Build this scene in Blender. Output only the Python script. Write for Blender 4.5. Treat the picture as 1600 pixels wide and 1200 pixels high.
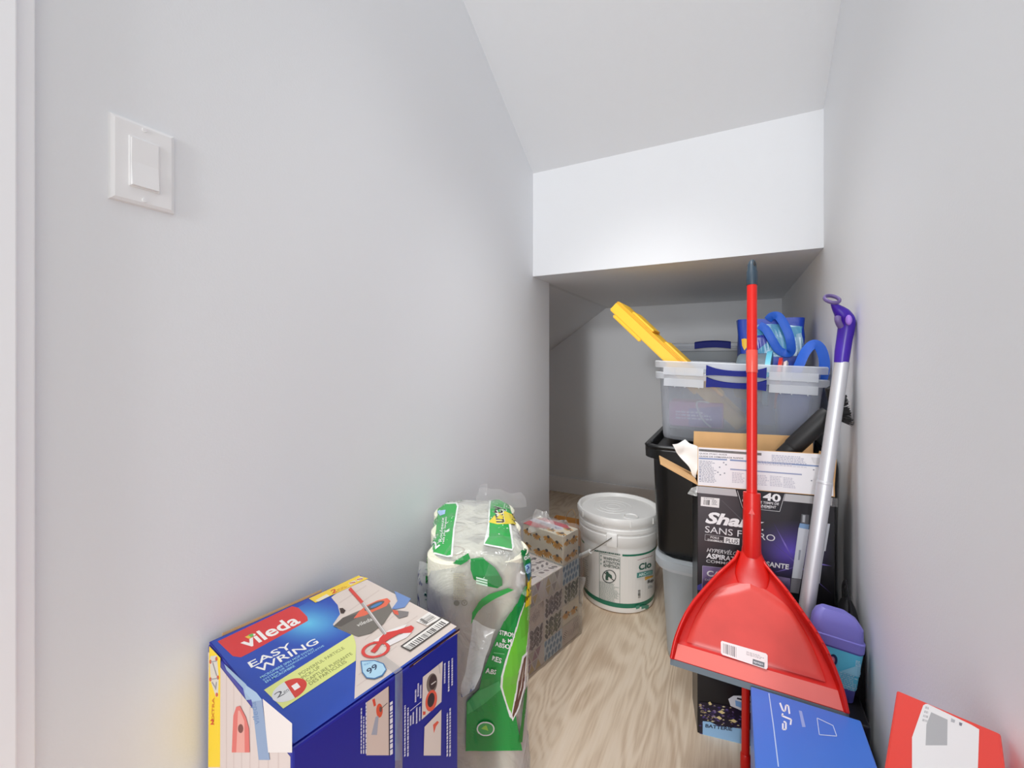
import bpy, bmesh, math, random
from mathutils import Vector, Matrix, noise
from mathutils.geometry import tessellate_polygon
from mathutils.bvhtree import BVHTree

random.seed(7)
R = math.radians
SC = bpy.context.scene
COL = SC.collection
for o in list(bpy.data.objects):
    bpy.data.objects.remove(o, do_unlink=True)

# ------------------------------------------------------------------ camera, light, exposure
EYE = Vector((0, 0, .94)); FPX = 659.; HORIZON = 560.; YAW = R(27.6)
cd = bpy.data.cameras.new('camera'); cam = bpy.data.objects.new('camera', cd); COL.objects.link(cam)
cam.location = EYE; cam.rotation_euler = (R(90), 0, YAW)
cd.sensor_fit = 'HORIZONTAL'; cd.sensor_width = 36; cd.lens = 36 * FPX / 1600
cd.shift_y = -(600 - HORIZON) / 1600; cd.clip_start = .02
SC.camera = cam

W = bpy.data.worlds.new('hall_light'); SC.world = W; W.use_nodes = True
bgn = W.node_tree.nodes['Background']
bgn.inputs[0].default_value = (.955, .98, 1.0, 1); bgn.inputs[1].default_value = 0.94

def area(name, loc, target, size, power, color=(1, 1, 1)):
    l = bpy.data.lights.new(name, 'AREA'); l.energy = power; l.size = size; l.color = color; l.shape = 'DISK'
    o = bpy.data.objects.new(name, l); COL.objects.link(o); o.location = loc
    o.rotation_euler = (Vector(target) - Vector(loc)).to_track_quat('-Z', 'Y').to_euler()
    return o
area('hall_ceiling_light', (.15, -5.0, 2.02), (-.2, 1.6, .95), .55, 72, (.985, .992, 1))
area('hall_low_fill', (.0, -5.0, .9), (-.2, 1.6, .95), 1.6, 74, (.975, .99, 1))  # unseen broad fill, added low to carry light into the deep part

def fill_spot(name, loc, target, size, power, ang, blend=1.):
    l = bpy.data.lights.new(name, 'SPOT'); l.energy = power; l.shadow_soft_size = size; l.spot_size = R(ang); l.spot_blend = blend; l.color = (.985, .995, 1)
    o = bpy.data.objects.new(name, l); COL.objects.link(o); o.location = loc
    o.rotation_euler = (Vector(target) - Vector(loc)).to_track_quat('-Z', 'Y').to_euler()
fill_spot('closet_fill_spot', (-.24, .95, 2.08), (-.25, 1.44, 0), .15, 66, 74)  # unseen overhead spot added as fill; narrow beam lifts the floor, spares the header
fill_spot('door_fill_spot', (-.24, .45, 2.38), (-.25, 1.05, 0), .15, 44, 70)  # second unseen fill spot, added nearer the door

SC.view_settings.view_transform = 'Standard'; SC.view_settings.look = 'None'
SC.view_settings.exposure = 0.0; SC.view_settings.gamma = 1; SC.view_settings.use_curve_mapping = False
cy = SC.cycles
cy.max_bounces = 14; cy.diffuse_bounces = 7; cy.glossy_bounces = 4; cy.transmission_bounces = 6
cy.transparent_max_bounces = 40; cy.use_denoising = True; cy.sample_clamp_indirect = 6
cy.caustics_reflective = False; cy.caustics_refractive = False

# ------------------------------------------------------------------ colour and materials
def lin(c):
    def f(x):
        x /= 255.
        return x / 12.92 if x <= .04045 else ((x + .055) / 1.055) ** 2.4
    return tuple(f(x) for x in c[:3])

class NT:
    def __init__(s, name):
        s.m = bpy.data.materials.new(name); s.m.use_nodes = True; s.t = s.m.node_tree; s.t.nodes.clear()
        s.out = s.add('ShaderNodeOutputMaterial')
    def add(s, kind, **kw):
        n = s.t.nodes.new(kind)
        for k, v in kw.items(): setattr(n, k, v)
        return n
    def link(s, a, b): s.t.links.new(a, b)
    def set(s, n, **kw):
        for k, v in kw.items(): n.inputs[k.replace('_', ' ')].default_value = v
        return n

def mat(name, c, rough=.5, metal=0., spec=.5, bump=0., bscale=60., vary=0., vscale=8., coat=0., stretch=None, trans=0., detail=4.):
    k = NT(name); p = k.add('ShaderNodeBsdfPrincipled'); k.link(p.outputs[0], k.out.inputs[0])
    b = lin(c); p.inputs['Base Color'].default_value = (*b, 1)
    p.inputs['Roughness'].default_value = rough; p.inputs['Metallic'].default_value = metal
    p.inputs['Specular IOR Level'].default_value = spec; p.inputs['Coat Weight'].default_value = coat
    if trans: p.inputs['Subsurface Weight'].default_value = trans; p.inputs['Subsurface Radius'].default_value = (.02, .02, .02)
    if bump or vary:
        tc = k.add('ShaderNodeTexCoord'); mp = k.add('ShaderNodeMapping'); k.link(tc.outputs['Object'], mp.inputs[0])
        if stretch: mp.inputs['Scale'].default_value = stretch
        if bump:
            n = k.add('ShaderNodeTexNoise'); k.set(n, Scale=bscale, Detail=detail); k.link(mp.outputs[0], n.inputs['Vector'])
            bp = k.add('ShaderNodeBump'); k.set(bp, Strength=bump, Distance=.004); k.link(n.outputs[0], bp.inputs['Height'])
            k.link(bp.outputs[0], p.inputs['Normal'])
        if vary:
            n2 = k.add('ShaderNodeTexNoise'); k.set(n2, Scale=vscale, Detail=5.); k.link(mp.outputs[0], n2.inputs['Vector'])
            mx = k.add('ShaderNodeMix', data_type='RGBA'); k.link(n2.outputs[0], mx.inputs['Factor'])
            mx.inputs['A'].default_value = (*[x * (1 - vary) for x in b], 1)
            mx.inputs['B'].default_value = (*[min(1, x * (1 + vary)) for x in b], 1)
            k.link(mx.outputs['Result'], p.inputs['Base Color'])
    return k.m

def film(name, c, alpha, rough=.12, milk=.5, bump=.3, bscale=25., edge=.5, gloss=.25):
    """thin see-through plastic: clear share, milky diffuse share and a shine that grows at grazing angles"""
    k = NT(name); b = (*lin(c), 1)
    tr = k.add('ShaderNodeBsdfTransparent'); tr.inputs[0].default_value = (*[.5 + .5 * x for x in lin(c)], 1)
    df = k.add('ShaderNodeBsdfDiffuse'); df.inputs[0].default_value = b
    tl = k.add('ShaderNodeBsdfTranslucent'); tl.inputs[0].default_value = b
    gl = k.add('ShaderNodeBsdfGlossy'); gl.inputs['Roughness'].default_value = rough
    m1 = k.add('ShaderNodeMixShader'); m1.inputs[0].default_value = milk
    k.link(df.outputs[0], m1.inputs[1]); k.link(tl.outputs[0], m1.inputs[2])
    lw = k.add('ShaderNodeLayerWeight'); lw.inputs[0].default_value = .35
    mr = k.add('ShaderNodeMapRange'); k.link(lw.outputs['Facing'], mr.inputs[0])
    mr.inputs[3].default_value = alpha; mr.inputs[4].default_value = min(1, alpha + edge)
    m2 = k.add('ShaderNodeMixShader'); k.link(mr.outputs[0], m2.inputs[0])
    k.link(tr.outputs[0], m2.inputs[1]); k.link(m1.outputs[0], m2.inputs[2])
    fr = k.add('ShaderNodeFresnel'); fr.inputs[0].default_value = 1.4
    mm = k.add('ShaderNodeMath', operation='MULTIPLY'); mm.inputs[1].default_value = gloss * 4; k.link(fr.outputs[0], mm.inputs[0])
    mm.use_clamp = True
    m3 = k.add('ShaderNodeMixShader'); k.link(mm.outputs[0], m3.inputs[0])
    k.link(m2.outputs[0], m3.inputs[1]); k.link(gl.outputs[0], m3.inputs[2]); k.link(m3.outputs[0], k.out.inputs[0])
    if bump:
        tc = k.add('ShaderNodeTexCoord'); n = k.add('ShaderNodeTexNoise'); k.set(n, Scale=bscale, Detail=3., Distortion=1.5)
        k.link(tc.outputs['Object'], n.inputs['Vector'])
        bp = k.add('ShaderNodeBump'); k.set(bp, Strength=bump, Distance=.01); k.link(n.outputs[0], bp.inputs['Height'])
        for q in (gl, df): k.link(bp.outputs[0], q.inputs['Normal'])
        k.link(bp.outputs[0], fr.inputs['Normal'])
    return k.m

def ink(name, rough, spec=.5):
    k = NT(name); p = k.add('ShaderNodeBsdfPrincipled'); a = k.add('ShaderNodeAttribute', attribute_name='Ink')
    k.link(a.outputs['Color'], p.inputs['Base Color']); k.link(p.outputs[0], k.out.inputs[0])
    p.inputs['Roughness'].default_value = rough; p.inputs['Specular IOR Level'].default_value = spec
    return k.m

M = {}
M['paint'] = mat('wall_paint', (235, 237, 240), .62, spec=.35, bump=.06, bscale=260.)
M['ceil'] = mat('ceiling_paint', (226, 228, 231), .8, spec=.2, bump=.08, bscale=220.)
M['trim'] = mat('trim_enamel', (248, 249, 252), .35, spec=.5)
M['ink_gloss'] = ink('glossy_print', .28); M['ink_matte'] = ink('matte_print', .55, .3); M['ink_film'] = ink('film_print', .25)
M['kraft'] = mat('kraft_board', (214, 172, 122), .8, spec=.2, bump=.15, bscale=90., vary=.12, vscale=30., stretch=(1, 1, .15))
M['kraft_dark'] = mat('kraft_paper', (196, 138, 74), .75, spec=.25, bump=.25, bscale=40., vary=.15)
M['white_plastic'] = mat('white_plastic', (238, 237, 234), .35, bump=.03, bscale=120.)
M['switch'] = mat('switch_plastic', (240, 240, 241), .3)
M['red'] = mat('red_plastic', (212, 26, 17), .32, spec=.45, bump=.04, bscale=40.)
M['red_haze'] = mat('hazy_red_plastic', (214, 70, 62), .36, spec=.6, vary=.22, vscale=14., bump=.05, bscale=30.)  # paler red: the reflected haze on the pan is put into the colour
M['rubber'] = mat('grey_rubber', (96, 108, 116), .6)
M['slate'] = mat('slate_plastic', (44, 62, 76), .45)
M['black'] = mat('black_plastic', (14, 14, 15), .3, spec=.45, bump=.12, bscale=6., detail=1.)
M['black_matte'] = mat('black_matte_plastic', (20, 20, 22), .5)
M['bristle'] = mat('black_bristle', (16, 16, 18), .6)
M['alu'] = mat('brushed_aluminium', (206, 207, 211), .44, metal=.55, bump=.05, bscale=200., stretch=(1, 1, .05))
M['purple'] = mat('purple_plastic', (62, 26, 160), .32)
M['lilac'] = mat('lilac_plastic', (158, 116, 214), .4)
M['mauve'] = mat('dusky_mauve_plastic', (104, 88, 140), .45)
M['violet'] = mat('violet_bottle_plastic', (128, 124, 204), .38, trans=.2)
M['violet_dark'] = mat('violet_base_plastic', (92, 92, 176), .4)
M['yellow'] = mat('yellow_plastic', (250, 196, 30), .42, trans=.1)
M['blue_handle'] = mat('navy_blue_plastic', (14, 28, 118), .5, spec=.2)
M['bag_blue'] = mat('blue_woven_plastic', (16, 62, 178), .42, bump=.35, bscale=30., vary=.15, vscale=6.)
M['bag_teal'] = mat('teal_woven_plastic', (74, 150, 190), .4, bump=.3, bscale=140., vary=.12)
M['webbing'] = mat('blue_webbing', (32, 96, 206), .5, bump=.15, bscale=220.)
M['cyan'] = mat('cyan_plastic', (108, 196, 222), .4)
M['scarlet'] = mat('scarlet_plastic', (228, 54, 36), .4)
M['pink'] = mat('magenta_card', (214, 110, 176), .6)
M['paper'] = mat('white_paper', (240, 239, 236), .75, spec=.2, bump=.3, bscale=22.)
M['roll'] = mat('paper_towel_tissue', (240, 238, 216), .9, spec=.1, bump=.5, bscale=160.)
M['core'] = mat('cardboard_core', (170, 140, 105), .9)
M['wire'] = mat('steel_wire', (150, 146, 138), .4, metal=.8)
M['navy_carton'] = mat('blue_carton_board', (22, 34, 150), .38, bump=.02)
M['box_blue'] = mat('sky_blue_carton_board', (72, 122, 214), .3)
M['box_black'] = mat('black_carton_board', (22, 21, 24), .3)
M['box_red'] = mat('red_carton_board', (232, 66, 54), .4)
M['tissue_card'] = mat('cream_tissue_card', (232, 224, 206), .5)
M['nylon'] = mat('black_nylon', (18, 18, 20), .7, bump=.3, bscale=60.)
M['tote'] = film('clear_tote_plastic', (240, 244, 250), .20, .2, .22, bump=.05, edge=.45, gloss=.13)
M['tote_rim'] = film('frosted_tote_rim', (242, 245, 250), .50, .25, .2, bump=.0, edge=.4, gloss=.15)
M['tote_frost'] = film('frosted_tote_plastic', (218, 224, 228), .5, .28, .25, bump=.05, edge=.4, gloss=.15)
M['wrap'] = film('clear_shrink_film', (246, 246, 246), .06, .12, .5, bump=.25, bscale=16., edge=.3, gloss=.14)
M['wrap_milky'] = film('milky_poly_film', (248, 249, 246), .28, .16, .2, bump=.7, bscale=20., edge=.5, gloss=.2)
M['tape'] = film('clear_packing_tape', (244, 243, 242), .10, .2, .3, bump=.1, edge=.15, gloss=.06)
M['box_clear'] = film('grey_clear_plastic', (176, 196, 210), .5, .2, .4, bump=.1, edge=.3)

def floor_material():
    k = NT('light_oak_floor'); p = k.add('ShaderNodeBsdfPrincipled'); k.link(p.outputs[0], k.out.inputs[0])
    tc = k.add('ShaderNodeTexCoord'); mp = k.add('ShaderNodeMapping'); k.link(tc.outputs['Object'], mp.inputs[0])
    mp.inputs['Scale'].default_value = (1, .26, 1); mp.inputs['Rotation'].default_value = (0, 0, R(-8))
    n1 = k.add('ShaderNodeTexNoise'); k.set(n1, Scale=5.5, Detail=2., Distortion=.6); k.link(mp.outputs[0], n1.inputs['Vector'])
    ml = k.add('ShaderNodeMath', operation='MULTIPLY'); ml.inputs[1].default_value = 90.; k.link(n1.outputs[0], ml.inputs[0])
    sn = k.add('ShaderNodeMath', operation='SINE'); k.link(ml.outputs[0], sn.inputs[0])
    mp2 = k.add('ShaderNodeMapping'); k.link(tc.outputs['Object'], mp2.inputs[0]); mp2.inputs['Scale'].default_value = (1, .05, 1)
    n2 = k.add('ShaderNodeTexNoise'); k.set(n2, Scale=160., Detail=3.); k.link(mp2.outputs[0], n2.inputs['Vector'])
    n3 = k.add('ShaderNodeTexNoise'); k.set(n3, Scale=3., Detail=2.); k.link(mp.outputs[0], n3.inputs['Vector'])
    a1 = k.add('ShaderNodeMath', operation='MULTIPLY_ADD'); a1.inputs[1].default_value = .07; a1.inputs[2].default_value = .0; k.link(sn.outputs[0], a1.inputs[0])
    a2 = k.add('ShaderNodeMath', operation='MULTIPLY_ADD'); a2.inputs[1].default_value = .35; k.link(n2.outputs[0], a2.inputs[0]); k.link(a1.outputs[0], a2.inputs[2])
    a3 = k.add('ShaderNodeMath', operation='MULTIPLY_ADD'); a3.inputs[1].default_value = .65; k.link(n3.outputs[0], a3.inputs[0]); k.link(a2.outputs[0], a3.inputs[2])
    cr = k.add('ShaderNodeValToRGB'); k.link(a3.outputs[0], cr.inputs[0])
    e = cr.color_ramp.elements
    e[0].position = .36; e[0].color = (*lin((198, 174, 148)), 1); e[1].position = .72; e[1].color = (*lin((232, 216, 196)), 1)
    m = e.new(.53); m.color = (*lin((224, 205, 181)), 1)
    k.link(cr.outputs[0], p.inputs['Base Color']); p.inputs['Roughness'].default_value = .45
    bp = k.add('ShaderNodeBump'); k.set(bp, Strength=.06, Distance=.002); k.link(n2.outputs[0], bp.inputs['Height']); k.link(bp.outputs[0], p.inputs['Normal'])
    return k.m
M['floor'] = floor_material()

# ------------------------------------------------------------------ object helpers
WM = {}
def thing(name, label, cat, loc=(0, 0, 0), rot=(0, 0, 0), group=None):
    o = bpy.data.objects.new(name, None); COL.objects.link(o); o.empty_display_size = .03
    o.location = loc; o.rotation_euler = rot
    o['label'] = label; o['category'] = cat
    if group: o['group'] = group
    from mathutils import Euler
    WM[o] = Matrix.Translation(Vector(loc)) @ Euler(rot).to_matrix().to_4x4()
    return o

def tag(o, label, cat, group=None):
    o['label'] = label; o['category'] = cat
    if group: o['group'] = group
    return o

def link(name, me, m, parent=None, local=False, smooth=False, label=None):
    """one mesh object; geometry is given in world space unless local (then in its thing's space)"""
    if isinstance(me, bmesh.types.BMesh):
        b = me; bmesh.ops.recalc_face_normals(b, faces=b.faces)
        me = bpy.data.meshes.new(name); b.to_mesh(me); b.free()
    o = bpy.data.objects.new(name, me); COL.objects.link(o)
    if m is not None: me.materials.append(m)
    if parent is not None:
        w = WM[parent]
        if not local: me.transform(w.inverted())
        o.parent = parent; WM[o] = w
    else: WM[o] = Matrix()
    if smooth:
        for p in me.polygons: p.use_smooth = True
        try: me.set_sharp_from_angle(angle=R(smooth if smooth > 1 else 40))
        except Exception: pass
    if label: o['label'] = label
    return o

def B(): return bmesh.new()
def add_box(b, c, s, bev=0, rot=None, seg=2):
    v = bmesh.ops.create_cube(b, size=1)['verts']
    m = Matrix.Translation(Vector(c)) @ (rot.to_4x4() if rot is not None else Matrix()) @ Matrix.Diagonal((*s, 1))
    bmesh.ops.transform(b, matrix=m, verts=v)
    if bev:
        ed = {e for q in v for e in q.link_edges}
        bmesh.ops.bevel(b, geom=list(ed), offset=bev, segments=seg, affect='EDGES', profile=.5)
    return b
def box(c, s, bev=0, rot=None, seg=2): return add_box(B(), c, s, bev, rot, seg)
def span(x0, x1, y0, y1, z0, z1, bev=0, seg=2):
    return box(((x0 + x1) / 2, (y0 + y1) / 2, (z0 + z1) / 2), (abs(x1 - x0), abs(y1 - y0), abs(z1 - z0)), bev, None, seg)

def add_loft(b, rings, cap0=True, cap1=True, closed=True):
    vs = [[b.verts.new(p) for p in r] for r in rings]; n = len(rings[0])
    for i in range(len(vs) - 1):
        for j in range(n if closed else n - 1):
            k = (j + 1) % n
            try: b.faces.new((vs[i][j], vs[i][k], vs[i + 1][k], vs[i + 1][j]))
            except ValueError: pass
    if cap0: b.faces.new(vs[0][::-1])
    if cap1: b.faces.new(vs[-1])
    return vs
def loft(rings, cap0=True, cap1=True, closed=True):
    b = B(); add_loft(b, rings, cap0, cap1, closed); return b
def circ(c, r, n=32, ax=None, ph=0):
    c = Vector(c)
    if ax is None: u, v = Vector((1, 0, 0)), Vector((0, 1, 0))
    else:
        ax = Vector(ax).normalized(); u = ax.orthogonal().normalized(); v = ax.cross(u)
    return [c + r * (math.cos(2 * math.pi * i / n + ph) * u + math.sin(2 * math.pi * i / n + ph) * v) for i in range(n)]
def rr(cx, cy_, z, hx, hy, r, n=5):
    out = []; r = min(r, hx, hy)
    for sx, sy, a0 in ((1, 1, 0), (-1, 1, 90), (-1, -1, 180), (1, -1, 270)):
        for i in range(n + 1):
            a = R(a0 + 90 * i / n)
            out.append(Vector((cx + sx * (hx - r) + r * math.cos(a), cy_ + sy * (hy - r) + r * math.sin(a), z)))
    return out
def lathe(prof, c=(0, 0, 0), n=64):
    c = Vector(c); return loft([circ(c + Vector((0, 0, z)), max(r, .0003), n) for r, z in prof])
def add_tube(b, pts, rad, n=14, flat=None, up=None):
    """sweep along points; rad one value or one per point; flat = (width scale, thickness scale) with an up vector"""
    pts = [Vector(p) for p in pts]; m = len(pts)
    rad = [rad] * m if not hasattr(rad, '__len__') else rad
    rings = []; prev = None
    for i in range(m):
        t = (pts[min(i + 1, m - 1)] - pts[max(i - 1, 0)]).normalized()
        if up is not None: v = (Vector(up) - Vector(up).dot(t) * t).normalized()
        elif prev is None: v = t.orthogonal().normalized()
        else: v = (prev - prev.dot(t) * t).normalized()
        prev = v; u = t.cross(v)
        fx, fy = flat if flat else (1, 1)
        rings.append([pts[i] + rad[i] * (fx * math.cos(2 * math.pi * j / n) * u + fy * math.sin(2 * math.pi * j / n) * v) for j in range(n)])
    add_loft(b, rings); return b
def tube(pts, rad, n=14, flat=None, up=None): return add_tube(B(), pts, rad, n, flat, up)
def add_prism(b, poly, vec):
    vec = Vector(vec); a = [b.verts.new(p) for p in poly]; c = [b.verts.new(Vector(p) + vec) for p in poly]; n = len(a)
    b.faces.new(a[::-1]); b.faces.new(c)
    for i in range(n): b.faces.new((a[i], a[(i + 1) % n], c[(i + 1) % n], c[i]))
    return b
def prism(poly, vec): return add_prism(B(), poly, vec)
def spline(pts, n=8):
    pts = [Vector(p) for p in pts]; out = []
    for i in range(len(pts) - 1):
        p0 = pts[max(i - 1, 0)]; p1 = pts[i]; p2 = pts[i + 1]; p3 = pts[min(i + 2, len(pts) - 1)]
        for j in range(n):
            t = j / n
            out.append(.5 * ((2 * p1) + (p2 - p0) * t + (2 * p0 - 5 * p1 + 4 * p2 - p3) * t * t + (3 * p1 - p0 - 3 * p2 + p3) * t ** 3))
    out.append(pts[-1]); return out
def film_sheet(fn, nu, nv):
    b = B(); g = [[b.verts.new(Vector(fn(i / nu, j / nv))) for j in range(nv + 1)] for i in range(nu + 1)]
    for i in range(nu):
        for j in range(nv): b.faces.new((g[i][j], g[i + 1][j], g[i + 1][j + 1], g[i][j + 1]))
    return b
def sheet(fn, nu, nv, thick=.0006):
    """a bent sheet with real thickness from fn(u,v)->point"""
    P = [[Vector(fn(i / nu, j / nv)) for j in range(nv + 1)] for i in range(nu + 1)]
    b = B(); lay = []
    for s in (0, 1):
        g = []
        for i in range(nu + 1):
            r = []
            for j in range(nv + 1):
                du = P[min(i + 1, nu)][j] - P[max(i - 1, 0)][j]; dv = P[i][min(j + 1, nv)] - P[i][max(j - 1, 0)]
                n = du.cross(dv); n = n.normalized() if n.length > 1e-9 else Vector((0, 0, 1))
                r.append(b.verts.new(P[i][j] + n * (thick * s)))
            g.append(r)
        lay.append(g)
    for s, g in enumerate(lay):
        for i in range(nu):
            for j in range(nv):
                f = (g[i][j], g[i + 1][j], g[i + 1][j + 1], g[i][j + 1]); b.faces.new(f if s else f[::-1])
    edge = [(i, 0) for i in range(nu)] + [(nu, j) for j in range(nv)] + [(i, nv) for i in range(nu, 0, -1)] + [(0, j) for j in range(nv, 0, -1)]
    for q in range(len(edge)):
        (i, j), (k, l) = edge[q], edge[(q + 1) % len(edge)]
        b.faces.new((lay[0][i][j], lay[0][k][l], lay[1][k][l], lay[1][i][j]))
    return b

# ------------------------------------------------------------------ where a sight line of the photograph meets a real surface
CY, SY = math.cos(YAW), math.sin(YAW)
def ray(x, y):
    u = (x - 800.) / FPX; v = (HORIZON - y) / FPX
    return Vector((u * CY - SY, u * SY + CY, v))
def onY(x, y, Y): d = ray(x, y); return EYE + d * (Y / d.y)
def onX(x, y, X): d = ray(x, y); return EYE + d * (X / d.x)
def onZ(x, y, Z): d = ray(x, y); return EYE + d * ((Z - EYE.z) / d.z)

# ------------------------------------------------------------------ flat print (lettering, pictures, labels)
_txt = {}
def text_shape(s, bold=0., shear=0.):
    key = (s, bold, shear)
    if key not in _txt:
        c = bpy.data.curves.new('t', 'FONT'); c.body = s; c.offset = bold; c.shear = shear; c.resolution_u = 3; c.size = 1
        o = bpy.data.objects.new('t', c); COL.objects.link(o)
        dg = bpy.context.evaluated_depsgraph_get()
        me = bpy.data.meshes.new_from_object(o.evaluated_get(dg))
        vs = [v.co.copy() for v in me.vertices]; fs = [tuple(p.vertices) for p in me.polygons]
        bpy.data.objects.remove(o); bpy.data.meshes.remove(me); bpy.data.curves.remove(c)
        x0 = min(v.x for v in vs); x1 = max(v.x for v in vs); y0 = min(v.y for v in vs); y1 = max(v.y for v in vs)
        _txt[key] = ([((v.x - x0) / (x1 - x0), (v.y - y0) / (y1 - y0)) for v in vs], fs)
    return _txt[key]

class Print:
    """ink laid on a plane (origin, u, v) or on a mesh; places are photograph pixels (px) or metres on the plane (uv)"""
    def __init__(s, O=None, U=None, V=None, on=None, px=None):
        s.vs, s.fs, s.cs = [], [], []; s.bvh = None; s.z = 0; s.map = px or (lambda p: p)
        if on is not None:
            me = on.data; w = WM[on]
            s.bvh = BVHTree.FromPolygons([w @ v.co for v in me.vertices], [tuple(p.vertices) for p in me.polygons])
        else:
            s.O = Vector(O); s.U = Vector(U).normalized(); V = Vector(V); s.V = (V - V.dot(s.U) * s.U).normalized(); s.N = s.U.cross(s.V)
            if s.N.dot(EYE - s.O) < 0: s.N = -s.N
    def uv(s, p):
        d = ray(*s.map(p)); t = (s.O - EYE).dot(s.N) / d.dot(s.N); q = EYE + d * t - s.O
        return (q.dot(s.U), q.dot(s.V))
    def at(s, p, space):
        off = .00025 + s.z * (.00016 if s.bvh else .00003)
        if s.bvh:
            d = ray(*s.map(p)).normalized(); h = s.bvh.ray_cast(EYE, d)
            if h[0] is None:
                e = EYE + d * getattr(s, 'far', 1.2); h = s.bvh.find_nearest(e)
            n = h[1] if h[1].dot(d) < 0 else -h[1]; s.far = (h[0] - EYE).length
            return h[0] + n * (off + .0006)
        if space == 'px': p = s.uv(p)
        return s.O + s.U * p[0] + s.V * p[1] + s.N * off
    def raw(s, pts, faces, col, space):
        k = len(s.vs)
        for p in pts:
            s.vs.append(s.at(p, space)); c = col(p) if callable(col) else col; s.cs.append((*lin(c), 1))
        s.fs += [tuple(i + k for i in f) for f in faces]
    def poly(s, pts, col, space='px', sub=0):
        pts = [tuple(p) for p in pts]
        tris = [tuple(t) for t in tessellate_polygon([[Vector((*p, 0)) for p in pts]])]
        if s.bvh and not sub: sub = s.fine
        if sub:
            pts = list(pts); mid = {}
            for _ in range(9):
                new = []; done = True
                for a, b_, c in tris:
                    e = [((Vector(pts[i]) - Vector(pts[j])).length, i, j, k) for i, j, k in ((a, b_, c), (b_, c, a), (c, a, b_))]
                    l, i, j, k = max(e)
                    if l > sub:
                        done = False; key = (min(i, j), max(i, j))
                        if key not in mid:
                            pts.append(((pts[i][0] + pts[j][0]) / 2, (pts[i][1] + pts[j][1]) / 2)); mid[key] = len(pts) - 1
                        m = mid[key]; new += [(i, m, k), (m, j, k)]
                    else: new.append((a, b_, c))
                tris = new
                if done: break
        s.raw(pts, tris, col, space); s.z += 1
    def disc(s, c, rx, ry, col, space='px', a0=0, a1=360, rot=0, n=24):
        cr, sr = math.cos(R(rot)), math.sin(R(rot))
        p = [(rx * math.cos(R(a0 + (a1 - a0) * i / n)), ry * math.sin(R(a0 + (a1 - a0) * i / n))) for i in range(n + (a1 - a0 < 360))]
        s.poly([(c[0] + x * cr - y * sr, c[1] + x * sr + y * cr) for x, y in p], col, space)
    def ring(s, c, rx, ry, w, col, space='px', rot=0, n=28):
        cr, sr = math.cos(R(rot)), math.sin(R(rot)); pts = []
        for k in (1, 0):
            for i in range(n):
                a = 2 * math.pi * i / n; x = (rx - w * (1 - k)) * math.cos(a); y = (ry - w * (1 - k) * ry / rx) * math.sin(a)
                pts.append((c[0] + x * cr - y * sr, c[1] + x * sr + y * cr))
        s.raw(pts, [(i, (i + 1) % n, n + (i + 1) % n, n + i) for i in range(n)], col, space); s.z += 1
    def line(s, a, b, w, col, space='px'):
        a, b = Vector(a), Vector(b); d = (b - a).normalized(); n = Vector((-d.y, d.x)) * (w / 2)
        s.poly([a - n, b - n, b + n, a + n], col, space)
    def path(s, pts, w, col, space='px'):
        for a, b in zip(pts[:-1], pts[1:]):
            s.line(a, b, w, col, space); s.z -= 1
        s.z += 1
    def quad(s, q, a, b):  # bilinear place in the quad (bottom left, bottom right, top right, top left)
        return tuple((1 - a) * (1 - b) * q[0][i] + a * (1 - b) * q[1][i] + a * b * q[2][i] + (1 - a) * b * q[3][i] for i in (0, 1))
    def text(s, t, p0, p1, p2, col, space='px', bold=0., shear=0.):
        """ink box of the words: bottom left p0, bottom right p1, top left p2"""
        pts, fs = text_shape(t, bold, shear)
        q = [(p0[0] + (p1[0] - p0[0]) * a + (p2[0] - p0[0]) * b, p0[1] + (p1[1] - p0[1]) * a + (p2[1] - p0[1]) * b) for a, b in pts]
        s.raw(q, fs, col, space); s.z += 1
    def line_text(s, t, p0, p1, h, col, bold=0., shear=0.):
        """on a plane: baseline between two photo points, letter height h in metres"""
        a, b = Vector(s.uv(p0)), Vector(s.uv(p1)); d = (b - a).normalized(); n = Vector((-d.y, d.x))
        if s.flip: n = -n
        s.text(t, a, b, a + n * h, col, 'uv', bold, shear)
    flip = False; fine = 5.
    def words(s, q, rows, col, space='px', fill=.55, seed=1, dens=9):
        """small print too fine to read: rows of short strokes inside quad q"""
        r = random.Random(seed)
        for i in range(rows):
            y1 = 1 - i / rows; y0 = y1 - fill / rows; x = 0.; end = r.uniform(.7, 1.)
            while x < end:
                w = r.uniform(.4, 1.3) / dens
                s.raw([s.quad(q, x, y0), s.quad(q, min(x + w, end), y0), s.quad(q, min(x + w, end), y1), s.quad(q, x, y1)], [(0, 1, 2, 3)], col, space)
                x += w + .25 / dens
        s.z += 1
    def bars(s, q, n, col=(40, 40, 42), space='px', seed=2):
        r = random.Random(seed); x = 0.; ws = [r.choice((1, 1, 2, 3)) for _ in range(2 * n)]; t = sum(ws)
        for i, w in enumerate(ws):
            if i % 2 == 0:
                a, b = x / t, (x + w) / t
                s.raw([s.quad(q, a, 0), s.quad(q, b, 0), s.quad(q, b, 1), s.quad(q, a, 1)], [(0, 1, 2, 3)], col, space)
            x += w
        s.z += 1
    def frame(s, q, w, col, space='px'):
        s.path([*q, q[0]], w, col, space)
    def done(s, name, parent, m='ink_gloss', label=None):
        me = bpy.data.meshes.new(name); me.from_pydata([tuple(v) for v in s.vs], [], s.fs)
        at = me.attributes.new('Ink', 'FLOAT_COLOR', 'POINT'); at.data.foreach_set('color', [x for c in s.cs for x in c])
        me.update()
        return link(name, me, M[m], parent, label=label)

def zoom(ox, oy, k): return lambda p: (ox + p[0] / k, oy + p[1] / k)

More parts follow.
